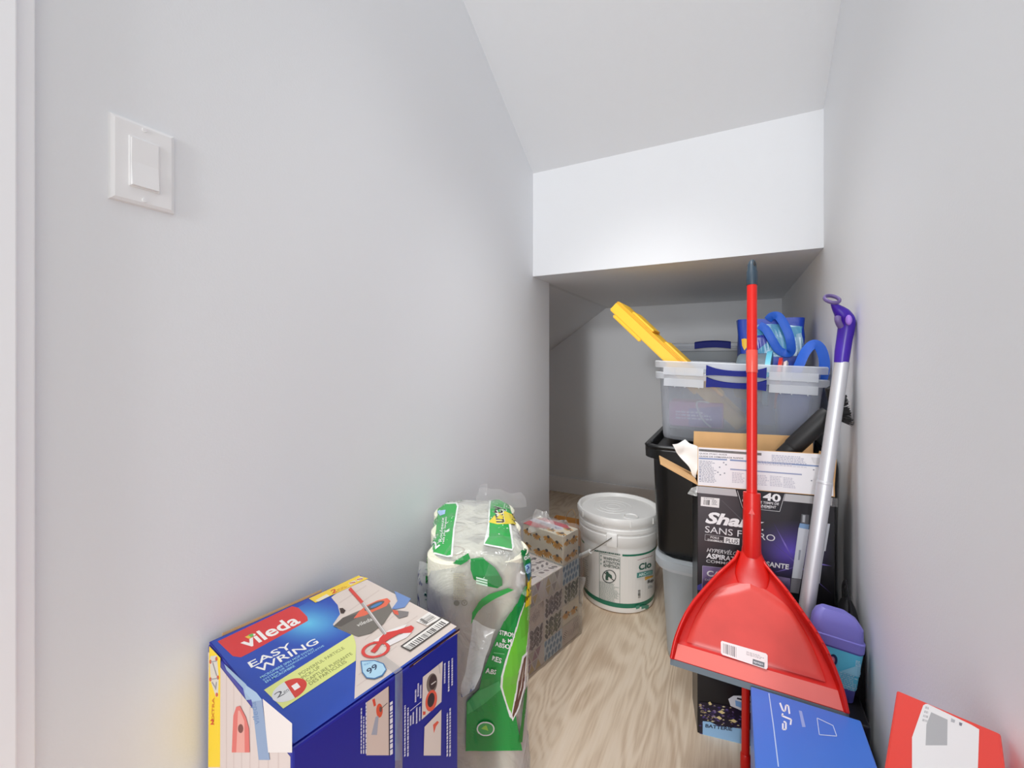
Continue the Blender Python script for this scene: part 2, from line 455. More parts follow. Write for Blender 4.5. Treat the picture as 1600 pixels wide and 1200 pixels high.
# ================================================================== THE ROOM
def struct(name, b, m, **kw):
    o = link(name, b, m, **kw); o['kind'] = 'structure'; return o
XL, XR, YB, YH, YE, ZS, ZH = -.727, .246, 2.80, 1.577, 1.75, 1.277, 1.700
struct('floor', span(-2.6, 1.8, -2.6, 2.95, -.06, 0), M['floor'])
struct('wall_left', span(-.86, XL, .0, YE, 0, 2.55), M['paint'])
struct('wall_alcove', span(-2.2, -.86, 1.62, YE, 0, 1.25), M['paint'])
struct('wall_right', span(XR, .40, .0, 2.95, 0, 2.55), M['paint'])
struct('wall_back', span(-2.2, XR, YB, 2.95, 0, ZS), M['paint'])
struct('wall_alcove_end', span(-1.42, -1.30, YE, YB, 0, 1.0), M['paint'])
# bulkhead: bright front face with the low ceiling of the deep part as its underside
struct('wall_header', span(XL, XR, YH, 2.95, ZS, 2.0), M['paint'])
# side ceiling that falls with the stair to the left of the deep part
sx = -.752; dz = .70
struct('ceiling_side_slope', prism([(XL, YE - .10, ZS), (XL, YE - .10, ZS + .3), (-2.2, YE - .10, ZS + .3), (-2.2, YE - .10, ZS - dz * (2.2 + sx)), (sx, YE - .10, ZS)], (0, 1.2, 0)), M['ceil'])
# main ceiling rises towards the door under the stair flight
s33 = math.tan(R(33))
ytop = YH - (2.42 - ZH) / s33
struct('ceiling', prism([(XL - .1, YH + .02, ZH - .013), (XL - .1, ytop, 2.42), (XL - .1, -.0, 2.42), (XL - .1, -.0, 2.55), (XL - .1, YH + .02, 2.55)], (XR - XL + .2, 0, 0)), M['ceil'])
struct('baseboard_back', span(-2.05, XR, YB - .013, YB, 0, .105, .002), M['trim'])
struct('baseboard_right', span(XR - .012, XR, 1.30, YB - .013, 0, .105, .002), M['trim'])
struct('baseboard_left', span(XL, XL + .008, 1.10, YE, 0, .105, .002), M['trim'])
# white door jamb with a stop at the near left
dj = B(); add_box(dj, (-.721, .0885, 1.05), (.012, .1771, 2.1), .0015); add_box(dj, (-.710, .0804, 1.05), (.010, .1608, 2.1), .0015)
struct('trim_1', dj, M['trim'])

# light switch
sw = thing('light_switch', 'white rocker light switch on the left wall near the door', 'light switch', (XL, .2815, 1.207))
b = B(); v = add_loft(b, [[(0, y, z) for y, z in r] for r in [[(-.0365, -.057), (.0365, -.057), (.0365, .057), (-.0365, .057)]]] +
    [[(.0045, y, z) for y, z in [(-.0355, -.056), (.0355, -.056), (.0355, .056), (-.0355, .056)]],
     [(.0065, y, z) for y, z in [(-.0315, -.052), (.0315, -.052), (.0315, .052), (-.0315, .052)]]])
cpl = link('cover_plate', b, M['switch'], sw, local=True)
b = B(); add_box(b, (.0068, 0, 0), (.002, .0345, .068), .0006); rfr = link('rocker_frame', b, M['switch'], sw, local=True)
rk = prism([(.0072, -.0150, -.0320), (.0115, -.0150, -.0320), (.0085, -.0150, 0), (.0095, -.0150, .0320), (.0072, -.0150, .0320)], (0, .030, 0)); link('rocker', rk, M['switch'], rfr, local=True)
for z in (-.0485, .0485):
    b = loft([circ((.006, 0, z), .0031, 16, (1, 0, 0)), circ((.0076, 0, z), .0027, 16, (1, 0, 0))]); add_box(b, (.0076, 0, z), (.0004, .0045, .0007))
    link('screw', b, M['switch'], cpl, local=True)

# ================================================================== MOP CARTON (blue, lower left)
h = .438; zt = .94 - h
mA, mB, mC, mD = [EYE + ray(*p) * (h / -ray(*p).z) for p in ((325, 1005), (562, 898), (715, 985), (488, 1139))]
mD = mA + mC - mB
ctr = (mA + mB + mC + mD) / 4; ang = math.atan2((mC - mB).y + (mD - mA).y * -1 if False else (mC - mB).y, (mC - mB).x)
cwx = ((mC - mB).length + (mD - mA).length) / 2; cwy = ((mB - mA).length + (mC - mD).length) / 2
mop = thing('mop_carton', 'tall blue spin mop carton with red logo panel on top, against the left wall', 'box', (ctr.x, ctr.y, 0), (0, 0, ang))
link('carton_body', box((0, 0, zt / 2 - .001), (cwx, cwy, zt - .002), .003), M['navy_carton'], mop, local=True)
b = B(); add_box(b, (-.0015, 0, zt - .0005), (cwx - .004, cwy - .003, .0028), .001); link('top_flap', b, M['navy_carton'], mop, local=True)
b = prism([(-cwx / 2, -cwy / 2 + .02, zt - .012), (-cwx / 2 - .0015, -cwy / 2 + .02, zt + .004), (-cwx / 2 - .0035, -cwy / 2 + .02, zt + .003), (-cwx / 2 - .002, -cwy / 2 + .02, zt - .012)], (0, cwy * .62, 0)); link('inner_flap_edge', b, M['kraft'], mop, local=True, label='bare brown cardboard edge')
wm = WM[mop]
P3 = lambda x, y, z: wm @ Vector((x, y, z))
hx, hy = cwx / 2, cwy / 2
# --- top print
Z = zoom(320, 880, 4)
a = Print(P3(0, 0, zt + .001), wm.to_3x3() @ Vector((0, 1, 0)), wm.to_3x3() @ Vector((-1, 0, 0)), px=Z)
a.flip = False
a.poly([(-hy + .003, -hx + .002), (hy - .002, -hx + .002), (hy - .002, hx - .003), (-hy + .003, hx - .003)], (36, 76, 178), 'uv')
a.poly([(790, 215), (962, 76), (1575, 396), (1250, 630), (935, 850), (945, 620), (945, 520), (915, 447), (835, 412), (800, 385), (845, 320), (830, 262)], (222, 208, 198))
for p, q in (((1010, 140), (840, 250)), ((1090, 170), (900, 300)), ((1180, 330), (1000, 480)), ((1330, 330), (1000, 560)), ((1200, 520), (960, 700)), ((1130, 640), (950, 770))): a.line(p, q, 7, (212, 196, 186)); a.z -= 1
a.z += 1
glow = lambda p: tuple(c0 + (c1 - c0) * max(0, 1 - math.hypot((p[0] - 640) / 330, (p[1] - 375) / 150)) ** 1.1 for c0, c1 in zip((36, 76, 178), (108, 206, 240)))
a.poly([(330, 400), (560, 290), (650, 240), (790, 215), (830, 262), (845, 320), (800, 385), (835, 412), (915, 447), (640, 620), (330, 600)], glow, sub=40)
a.poly([(80, 490), (545, 270), (585, 280), (640, 335), (645, 360), (625, 372), (275, 565), (225, 590), (175, 582)], (222, 58, 58))
a.line_text('vileda', (258, 540), (604, 372), .033, (250, 246, 240), .022)
a.poly([(250, 462), (275, 452), (296, 462), (275, 474)], (240, 200, 70)); a.poly([(270, 450), (300, 440), (306, 455), (290, 465)], (110, 190, 90))
a.line_text('EASY', (290, 657), (553, 527), .0162, (250, 248, 242), .012)
a.line_text('WRING', (338, 690), (716, 500), .0162, (250, 248, 242), .012)
for t, p, q in (('MICROFIBRE SPIN MOP SYSTEM', (352, 724), (682, 540)), ('SYSTÈME DE VADROUILLE ROTATIVE', (368, 738), (748, 520)), ('EN MICROFIBRE', (384, 752), (566, 648))):
    a.line_text(t, p, q, .0050, (170, 224, 248), .008)
a.poly([(370, 795), (925, 445), (940, 490), (945, 520), (943, 612), (490, 912)], (226, 232, 142))
for t, p, q in (('POWERFUL PARTICLE', (598, 706), (876, 536)), ('PICK-UP', (616, 728), (726, 656)), ('CAPTURE PUISSANTE', (643, 746), (926, 572)), ('DES PARTICULES', (662, 766), (890, 622))):
    a.line_text(t, p, q, .0068, (120, 126, 66))
c = a.uv((530, 795)); a.disc(c, .0205, .0195, (226, 226, 226), 'uv'); a.disc(c, .0205, .0195, (218, 66, 56), 'uv', -95, 85)
a.text('2', (450, 850), (500, 822), (430, 822), (90, 90, 96)); a.text('en', (498, 822), (528, 804), (490, 806), (110, 110, 116)); a.text('1', (562, 800), (598, 778), (540, 772), (252, 246, 242), bold=.0)
a.poly([(650, 224), (960, 80), (1022, 98), (692, 250)], (246, 210, 66))
a.poly([(690, 236), (760, 196), (782, 208), (710, 244)], (236, 226, 200)); a.text('2', (795, 196), (828, 182), (784, 174), (206, 70, 40), bold=.03)
a.words([(832, 182), (905, 148), (892, 138), (822, 170)], 2, (206, 140, 50), dens=4)
for q in ((905, 128), (950, 106)): a.poly([(q[0] - 8, q[1]), (q[0] + 30, q[1] - 18), (q[0] + 44, q[1] - 8), (q[0] + 6, q[1] + 12)], (222, 214, 200)); a.line((q[0], q[1]), (q[0] + 36, q[1] - 6), 5, (190, 70, 50))
a.poly([(803, 398), (862, 345), (965, 300), (1152, 250), (1172, 300), (1118, 382), (1040, 442), (960, 463), (915, 446), (838, 412)], (118, 112, 104))
a.poly([(806, 396), (862, 346), (965, 316), (945, 350), (850, 402)], (92, 86, 80))
a.poly([(930, 350), (965, 305), (1010, 268), (1080, 236), (1140, 222), (1160, 240), (1135, 272), (1060, 304), (1000, 332)], (234, 108, 78))
a.disc((1060, 270), 68, 17, (96, 88, 84), rot=-24); a.disc((1072, 266), 40, 8, (70, 130, 190), rot=-24)
a.poly([(842, 286), (862, 284), (880, 300), (868, 318), (850, 316)], (60, 40, 36))
a.text('vileda', (955, 404), (1050, 362), (945, 384), (226, 222, 216), bold=.01)
a.poly([(1185, 178), (1288, 226), (1250, 280), (1195, 292), (1168, 290), (1205, 240)], (112, 142, 196)); a.poly([(1165, 290), (1206, 300), (1275, 308), (1268, 334), (1215, 350), (1180, 318)], (130, 124, 122)); a.poly([(1172, 296), (1206, 302), (1212, 330), (1184, 322)], (222, 90, 66))
a.poly([(1050, 492), (1150, 425), (1265, 385), (1230, 430), (1110, 500)], (240, 234, 230)); a.poly([(1135, 500), (1290, 418), (1300, 432), (1262, 470), (1150, 524), (1118, 520)], (236, 230, 228))
a.ring((1068, 546), 92, 50, 22, (222, 70, 62), rot=-12); a.poly([(1085, 500), (1092, 475), (1125, 440), (1200, 425), (1290, 394), (1308, 408), (1292, 440), (1215, 446), (1150, 482), (1100, 516), (1080, 548), (1062, 566), (1034, 556)], (216, 62, 56))
a.line((905, 162), (985, 252), 20, (218, 72, 60)); a.line((985, 252), (1130, 450), 19, (178, 170, 166)); a.line((990, 250), (1132, 446), 6, (222, 218, 214))
a.poly([(1320, 368), (1402, 310), (1476, 350), (1390, 398)], (238, 232, 226)); a.bars([(1340, 370), (1385, 394), (1450, 350), (1410, 326)], 7, (120, 116, 112)); a.poly([(1342, 358), (1356, 350), (1396, 376), (1382, 386)], (128, 124, 120))
a.poly([(1222, 525), (1482, 342), (1542, 374), (1284, 558)], (70, 64, 60)); a.poly([(1236, 526), (1482, 352), (1528, 376), (1284, 548)], (240, 236, 230)); a.bars([(1252, 530), (1484, 364), (1516, 380), (1284, 546)], 26, (66, 62, 60))
a.poly([(973, 618), (1060, 613), (1118, 634), (1137, 672), (1112, 712), (1062, 732), (1010, 727), (982, 690)], (64, 116, 168)); a.poly([(980, 623), (1058, 619), (1112, 638), (1130, 672), (1106, 706), (1060, 726), (1014, 721), (988, 688)], (178, 216, 236))
a.text('99', (1026, 704), (1086, 662), (1006, 676), (46, 66, 96), bold=.02); a.words([(1000, 650), (1060, 628), (1050, 620), (992, 640)], 2, (110, 160, 200), dens=5)
a.done('top_print', mop, 'ink_gloss')
# --- right face print
Z = zoom(560, 980, 7.5)
a = Print(P3(hx, 0, 0), wm.to_3x3() @ Vector((0, 1, 0)), (0, 0, 1), px=Z)
a.poly([(430, 560), (490, 520), (500, 1560), (425, 1560)], lambda p: (70, 130, 200) if p[0] < 465 else (24, 60, 170), sub=200)
a.poly([(92, 880), (352, 690), (356, 1500), (92, 1500)], (222, 206, 194)); a.poly([(352, 690), (362, 684), (366, 1500), (355, 1500)], (40, 30, 40))
a.poly([(160, 850), (190, 832), (205, 915), (180, 930)], (224, 84, 60)); a.disc((245, 975), 38, 82, (228, 92, 60)); a.disc((258, 960), 16, 34, (120, 90, 80)); a.line((262, 955), (338, 885), 7, (90, 84, 84))
a.poly([(200, 1050), (235, 1040), (215, 1260), (150, 1260)], (170, 176, 190))
a.words([(404, 1480), (402, 640), (366, 666), (368, 1500)], 1, (236, 238, 246), fill=.9, dens=16)
for k in range(3): a.words([(40 + 28 * k, 1480), (42 + 28 * k, 905 - 20 * k), (26 + 28 * k, 915 - 20 * k), (24 + 28 * k, 1480)], 1, (226, 230, 244), fill=.8, dens=14, seed=k)
a.poly([(752, 582), (985, 396), (970, 872), (738, 1082)], (228, 220, 210))
a.disc((858, 655), 62, 118, (128, 118, 106), rot=8); a.disc((868, 640), 44, 90, (74, 58, 50), rot=8); a.line((850, 670), (905, 630), 12, (220, 216, 208))
a.disc((850, 858), 66, 128, (234, 100, 72), rot=10); a.disc((848, 850), 40, 86, (64, 48, 44), rot=10); a.poly([(752, 985), (784, 985), (782, 1020), (752, 1028)], (222, 88, 62)); a.line((940, 440), (952, 540), 10, (200, 196, 190))
a.poly([(770, 1165), (968, 962), (962, 1500), (760, 1500)], (228, 220, 210)); a.poly([(870, 1140), (920, 1095), (940, 1110), (905, 1160), (880, 1240)], (228, 96, 70))
for x, y0, y1, n, sd in ((728, 612, 820, 12, 1), (698, 645, 800, 10, 2), (668, 678, 865, 10, 3), (610, 985, 1140, 12, 4), (640, 965, 1120, 12, 5), (680, 915, 1115, 12, 6), (716, 880, 1085, 12, 7), (578, 760, 1500, 20, 8), (542, 790, 1500, 20, 9), (1008, 372, 645, 14, 10), (1095, 290, 670, 16, 11), (1055, 320, 740, 16, 12), (1070, 775, 1500, 20, 13), (1038, 808, 1500, 20, 14)):
    a.words([(x + 8, y1), (x + 10, y0), (x - 10, y0 + 14), (x - 12, y1 + 14)], 1, (222, 226, 242), fill=.85, dens=n, seed=sd)
a.line((600, 975), (728, 870), 7, (214, 220, 240))
a.poly([(590, 452), (1180, 8), (1180, 34), (596, 476)], (58, 22, 30)); a.poly([(640, 432), (1178, 34), (1178, 52), (980, 178), (900, 240), (640, 440)], (206, 176, 140))
a.done('side_print', mop, 'ink_gloss')
b = B(); add_box(b, (hx + .0007, (a.uv((470, 900))[0]), zt - .14), (.0008, .012, .28)); add_box(b, (hx - .025, a.uv((470, 900))[0], zt + .0022), (.052, .012, .0005))
link('packing_tape', b, M['tape'], mop, local=True)
# --- front left face print
Z = zoom(320, 1000, 8.571)
a = Print(P3(0, -hy, 0), wm.to_3x3() @ Vector((1, 0, 0)), (0, 0, 1), px=Z)
q = [a.uv(p) for p in ((60, 75), (1200, 1110))]
a.poly([(-hx + .003, .02), (hx - .003, .02), (hx - .003, zt - .012), (-hx + .003, zt - .012)], (214, 200, 196), 'uv')
for i in range(8):
    u = -hx + .05 + .028 * i; a.poly([(u, .02), (u + .004, .02), (u + .004, zt - .012), (u, zt - .012)], (204, 188, 184), 'uv'); a.z -= 1
a.z += 1
a.poly([(62, 80), (212, 240), (208, 1700), (48, 1700)], (242, 208, 46))
a.poly([(80, 215), (165, 205), (190, 500), (180, 760), (150, 755), (80, 540), (70, 300)], (212, 206, 196))
for q in ((80, 290), (160, 250), (80, 525), (180, 500), (165, 730)): a.disc(q, 16, 28, (204, 92, 62))
for q in (((85, 290), (165, 280)), ((110, 300), (165, 480)), ((85, 525), (180, 510)), ((100, 560), (150, 640)), ((160, 560), (150, 660))): a.line(*q, 12, (150, 148, 156))
a.text('EXTRA', (128, 1090), (136, 770), (96, 1090), (214, 130, 40), bold=.02); a.text('2', (80, 1130), (130, 1130), (84, 1060), (206, 60, 40), bold=.03)
a.poly([(268, 318), (562, 590), (645, 790), (560, 800), (520, 640), (300, 400)], (150, 176, 204)); a.poly([(560, 600), (700, 700), (770, 790), (850, 1500), (730, 1500), (690, 1000), (630, 790), (545, 690)], (160, 186, 214)); a.poly([(640, 820), (775, 800), (880, 1600), (730, 1600)], (140, 160, 192))
a.text('vileda', (748, 1120), (690, 820), (668, 1130), (110, 136, 178), bold=.01)
a.poly([(430, 890), (480, 878), (560, 1030), (600, 1180), (610, 1500), (370, 1500), (390, 1010)], (216, 112, 106)); a.poly([(455, 940), (478, 940), (540, 1080), (545, 1500), (430, 1500)], (226, 160, 150)); a.disc((490, 1180), 36, 60, (120, 70, 66))
a.poly([(785, 780), (1180, 1110), (1180, 1500), (860, 1500)], (228, 220, 218))
a.done('front_print', mop, 'ink_matte')

# ================================================================== PAPER TOWEL PACK
pq = [Vector(v) for v in ((-.542, .628), (-.364, .751), (-.541, 1.075), (-.711, .942))]
pc = sum(pq, Vector((0, 0))) / 4; pang = math.atan2((pq[1] - pq[0]).y, (pq[1] - pq[0]).x)
px_, py_ = .103, .178; PT = .556
pk = thing('paper_towel_bag', 'torn clear and green plastic bag of paper towels beside the mop carton', 'bag', (pc.x, pc.y, 0), (0, 0, pang))
rings = []
prof = [(.0, -.012, .03), (.012, 0, .045), (.1, .004, .05), (.2, .001, .05), (.275, -.002, .05), (.36, .004, .05), (.45, .005, .05), (.515, .001, .05), (.54, -.008, .05), (.553, -.022, .05), (.560, -.045, .05)]
for z, d, r in prof:
    ring = rr(0, 0, z, px_ + d, py_ + d, r + max(0, d), 8)
    # put extra points on the straight runs
    full = []
    for i in range(len(ring)):
        p, q = ring[i], ring[(i + 1) % len(ring)]; full.append(p)
        k = int((q - p).length / .02)
        for j in range(1, k): full.append(p.lerp(q, j / k))
    rings.append(full)
n = min(len(r) for r in rings)
def resample(r, n):
    L = [0]
    for i in range(len(r)): L.append(L[-1] + (r[(i + 1) % len(r)] - r[i]).length)
    out = []; k = 0
    for i in range(n):
        t = L[-1] * i / n
        while L[k + 1] < t: k += 1
        out.append(r[k].lerp(r[(k + 1) % len(r)], (t - L[k]) / max(1e-9, L[k + 1] - L[k])))
    return out
rings = [resample(r, 96) for r in rings]
dense = []
for i in range(len(rings) - 1):
    k = max(1, int((rings[i + 1][0].z - rings[i][0].z) / .02))
    for j in range(k): dense.append([p.lerp(q, j / k) for p, q in zip(rings[i], rings[i + 1])])
dense.append(rings[-1])
for s in (.75, .5, .25): dense.append([Vector((p.x * s, p.y * s, .562 - .004 * (1 - s))) for p in rings[-1]])
for r in dense:
    for p in r:
        q = p * 14.; f = min(1, p.z / .05)
        d = noise.noise(q) * .006 + noise.noise(q * 2.3) * .0035 + abs(noise.noise(Vector((p.x * 20, p.y * 20, p.z * 6)))) * .003 - .002
        nrm = Vector((p.x / px_ ** 2, p.y / py_ ** 2, 0)); nrm = nrm.normalized() if nrm.length > 1e-6 else Vector((0, 0, 1))
        if p.z > .55: nrm = Vector((0, 0, 1))
        p += nrm * d * f
        if p.z < .0: p.z = 0
wrapper = link('plastic_wrapper', loft(dense), M['wrap_milky'], pk, local=True, smooth=60)
# torn film standing up and hanging loose
def crumple(fn, amp, fr, sd):
    off = Vector((sd * 3.1, sd * 1.7, sd * .9))
    def g(u, v):
        p = Vector(fn(u, v)); q = p * fr + off
        return p + Vector((noise.noise(q), noise.noise(q + Vector((9, 0, 0))), noise.noise(q + Vector((0, 9, 0))))) * amp
    return g
def pxs(x, y, t): return EYE + ray(x, y) * t
def bil(c): return lambda u, v: c[0] * (1 - u) * (1 - v) + c[1] * u * (1 - v) + c[2] * u * v + c[3] * (1 - u) * v
for nm, cor, sd in (('torn_film', [pxs(740, 800, 1.04), pxs(826, 790, 1.10), pxs(815, 770, 1.16), pxs(752, 762, 1.17)], 1),
                    ('torn_film', [pxs(694, 868, .845), pxs(800, 880, .84), pxs(812, 842, .862), pxs(716, 838, .872)], 2),
                    ('torn_film', [pxs(752, 905, .80), pxs(818, 930, .80), pxs(826, 868, .825), pxs(770, 862, .83)], 3),
                    ('torn_film', [pxs(748, 775, 1.14), pxs(764, 775, 1.14), pxs(760, 756, 1.17), pxs(751, 757, 1.17)], 4)):
    link(nm, film_sheet(crumple(bil(cor), .010, 26., sd), 18, 14), M['wrap'], pk, smooth=80)
for cor, sd in (([pxs(720, 1092, .722), pxs(742, 1080, .718), pxs(772, 984, .762), pxs(738, 972, .775)], 7), ([pxs(652, 960, .872), pxs(668, 962, .868), pxs(672, 880, .868), pxs(654, 878, .872)], 8)):
    link('film_fold', film_sheet(crumple(bil(cor), .006, 34., sd), 14, 18), M['wrap_milky'], pk, smooth=80)
# print on the film
Z3 = zoom(620, 740, 3)
a = Print(on=wrapper, px=Z3)
G, GD, LG, WH = (52, 166, 78), (18, 132, 56), (108, 196, 58), (236, 240, 236)
a.poly([(165, 140), (282, 135), (290, 150), (272, 260), (262, 390), (240, 392), (150, 372), (108, 400), (105, 380), (140, 340), (155, 240)], WH)
a.poly([(170, 146), (276, 142), (282, 155), (264, 260), (254, 382), (236, 386), (150, 362), (112, 392), (112, 376), (148, 340), (164, 240)], G)
a.poly([(200, 95), (305, 100), (290, 132), (185, 130)], G); a.poly([(196, 116), (298, 112), (294, 134), (192, 136)], (230, 232, 226)); a.bars([(206, 134), (288, 132), (290, 114), (210, 116)], 14)
a.poly([(190, 176), (230, 172), (226, 192), (204, 200)], (170, 200, 240)); a.text('Rouleaux', (212, 322), (224, 208), (198, 322), WH, bold=.01); a.text('rolls plus longues', (226, 332), (240, 206), (212, 332), WH, bold=.01); a.text('12', (168, 372), (206, 340), (140, 345), WH, bold=.02)
a.poly([(440, 66), (562, 84), (560, 160), (532, 230), (548, 345), (540, 364), (406, 338), (428, 240), (432, 150)], WH)
a.poly([(449, 69), (556, 88), (554, 160), (522, 236), (536, 320), (538, 356), (412, 332), (432, 300), (438, 160)], G)
a.poly([(430, 232), (470, 190), (505, 180), (585, 216), (545, 240), (470, 242)], (236, 214, 60))
a.text('unty', (522, 238), (510, 156), (456, 236), (246, 244, 232), bold=.05); a.text('unty', (520, 236), (508, 158), (458, 234), (52, 50, 44), bold=.02); a.text('plus', (566, 234), (554, 188), (540, 236), (60, 56, 44), bold=.02)
a.poly([(346, 402), (400, 395), (460, 440), (492, 490), (494, 520), (470, 534), (420, 524), (360, 492), (346, 450)], GD)
for i in range(3): a.poly([(372, 480 + 12 * i), (425, 494 + 12 * i), (425, 502 + 12 * i), (372, 488 + 12 * i)], (206, 236, 214)); a.z -= 1
a.poly([(262, 420), (335, 375), (345, 402), (300, 428)], GD); a.poly([(120, 398), (150, 385), (140, 440), (118, 460), (108, 430)], (120, 190, 110))
a.poly([(66, 372), (84, 360), (78, 420), (66, 440)], GD); a.poly([(58, 470), (70, 480), (66, 520), (58, 520)], GD); a.poly([(66, 545), (130, 570), (126, 612), (70, 588)], (46, 140, 110)); a.poly([(66, 540), (132, 566), (130, 578), (68, 552)], WH)
a.words([(266, 590), (326, 590), (326, 470), (266, 466)], 16, (176, 172, 150), dens=7); a.disc((280, 602), 13, 13, (120, 120, 108)); a.ring((316, 600), 14, 14, 3, (120, 120, 108)); a.text('V', (310, 606), (322, 606), (310, 592), (120, 120, 108))
a.poly([(520, 530), (545, 540), (450, 585), (402, 615), (372, 650), (346, 700), (352, 645), (385, 592), (430, 560), (490, 542)], G)
a.poly([(590, 528), (604, 522), (568, 690), (542, 760), (502, 880), (490, 950), (498, 1000), (520, 1050), (545, 1095), (580, 1290), (322, 1290), (326, 1060), (385, 1000), (400, 930), (450, 800), (500, 690), (560, 600)], (34, 152, 68))
a.poly([(590, 528), (560, 600), (500, 690), (470, 755), (520, 730), (566, 640), (598, 545)], (22, 140, 60)); a.poly([(330, 1062), (386, 1004), (480, 960), (488, 1000), (420, 1060), (330, 1120)], (70, 178, 100))
a.poly([(612, 600), (606, 720), (598, 830), (560, 930), (556, 980), (530, 1140), (505, 1060), (484, 990), (488, 940), (512, 850), (545, 740), (566, 660), (588, 600)], WH)
a.poly([(614, 600), (606, 715), (596, 830), (562, 920), (556, 980), (534, 1120), (512, 1060), (494, 990), (498, 940), (520, 850), (550, 745), (572, 660), (592, 600)], LG)
a.poly([(601, 828), (580, 848), (556, 960), (552, 1000), (530, 1132), (538, 1150), (566, 1092), (590, 1000), (597, 900)], WH); a.poly([(598, 842), (586, 858), (562, 970), (556, 1020), (536, 1122), (540, 1136), (562, 1082), (584, 996), (592, 900)], (104, 70, 56)); a.poly([(586, 880), (575, 990), (560, 1050), (574, 970)], (232, 226, 214))
a.poly([(600, 985), (598, 1040), (578, 1250), (562, 1250), (590, 1010)], (30, 120, 40))
a.poly([(572, 372), (622, 345), (628, 400), (630, 462), (606, 505), (588, 450)], (20, 122, 60)); a.text('eau', (586, 412), (626, 392), (582, 394), WH, bold=.02); a.poly([(590, 430), (628, 415), (630, 470), (602, 500)], (38, 112, 130)); a.poly([(588, 436), (612, 424), (612, 460), (596, 468)], (170, 214, 240)); a.text('P', (594, 456), (606, 450), (593, 438), (40, 70, 150), bold=.02)
a.poly([(598, 508), (628, 480), (626, 600), (590, 620)], (248, 222, 40)); a.text('ver', (598, 552), (626, 534), (598, 538), (60, 60, 30), bold=.02); a.text('plus', (594, 590), (624, 568), (594, 566), (60, 60, 30), bold=.02)
for t, p0, p1, p2 in (('STRON', (482, 742), (545, 760), (484, 720)), ('& M', (494, 778), (532, 782), (494, 760)), ('ABSO', (462, 796), (524, 812), (464, 774)), ('RES', (443, 862), (488, 876), (448, 838)), ('ABS', (411, 920), (462, 926), (416, 898))): a.text(t, p0, p1, p2, WH, bold=.02)
a.line((455, 826), (505, 832), 3, (120, 200, 140)); a.disc((415, 1180), 40, 34, WH); a.disc((415, 1180), 34, 28, (70, 170, 90)); a.poly([(395, 1178), (415, 1160), (425, 1190)], (150, 210, 90))
a.done('film_print', pk, 'ink_film')
# rolls inside
roll_me = None
def make_roll(label):
    global roll_me
    t = thing('paper_towel_roll', label, 'paper roll', (0, 0, 0), (0, 0, 0), 'rolls in the torn paper towel bag')
    rr_, hh = .0565, .262
    link('tissue', lathe([(.021, .004), (.052, 0), (rr_, .005), (rr_, hh - .005), (.052, hh), (.021, hh - .003)], n=40), M['roll'], t, local=True, smooth=40)
    link('core', lathe([(.0207, .003), (.0207, hh - .002), (.0185, hh - .002), (.0185, .01)], n=24), M['core'], t, local=True, smooth=40)
    return t
roll0 = make_roll('paper towel roll standing upright, under a green print at the near left of torn bag')
spots = []
for lay in (0, 1):
    for iy in range(3):
        for ix in range(2):
            spots.append((lay, ix, iy))
wmp = WM[pk]; first = True
for lay, ix, iy in spots:
    r = roll0 if first else roll0.copy()
    if not first:
        COL.objects.link(r)
        for ch in list(roll0.children):
            c_ = ch.copy(); COL.objects.link(c_); c_.parent = r
    first = False
    w = wmp @ Vector(((-.5 + ix) * .0985, (iy - 1) * .1145, .012 + lay * .266))
    r.location = w; r.rotation_euler = (0, 0, pang + .7 * ix + .4 * iy)
    if lay == 1 and iy == 0: r['label'] = ('cream paper towel roll nearest the mop carton, upper layer, left in bag', 'white paper towel roll nearest the camera, upper layer, right in bag')[ix]
    elif lay == 1: r['label'] = ('upper paper towel roll, middle row, wall side of torn bag', 'upper paper towel roll, middle row, floor side of torn bag', 'upper paper towel roll, far row, wall side of torn bag', 'upper paper towel roll, far row, beside the tissue boxes')[(iy - 1) * 2 + ix]
    else: r['label'] = 'paper towel roll in the lower layer of the green printed bag'

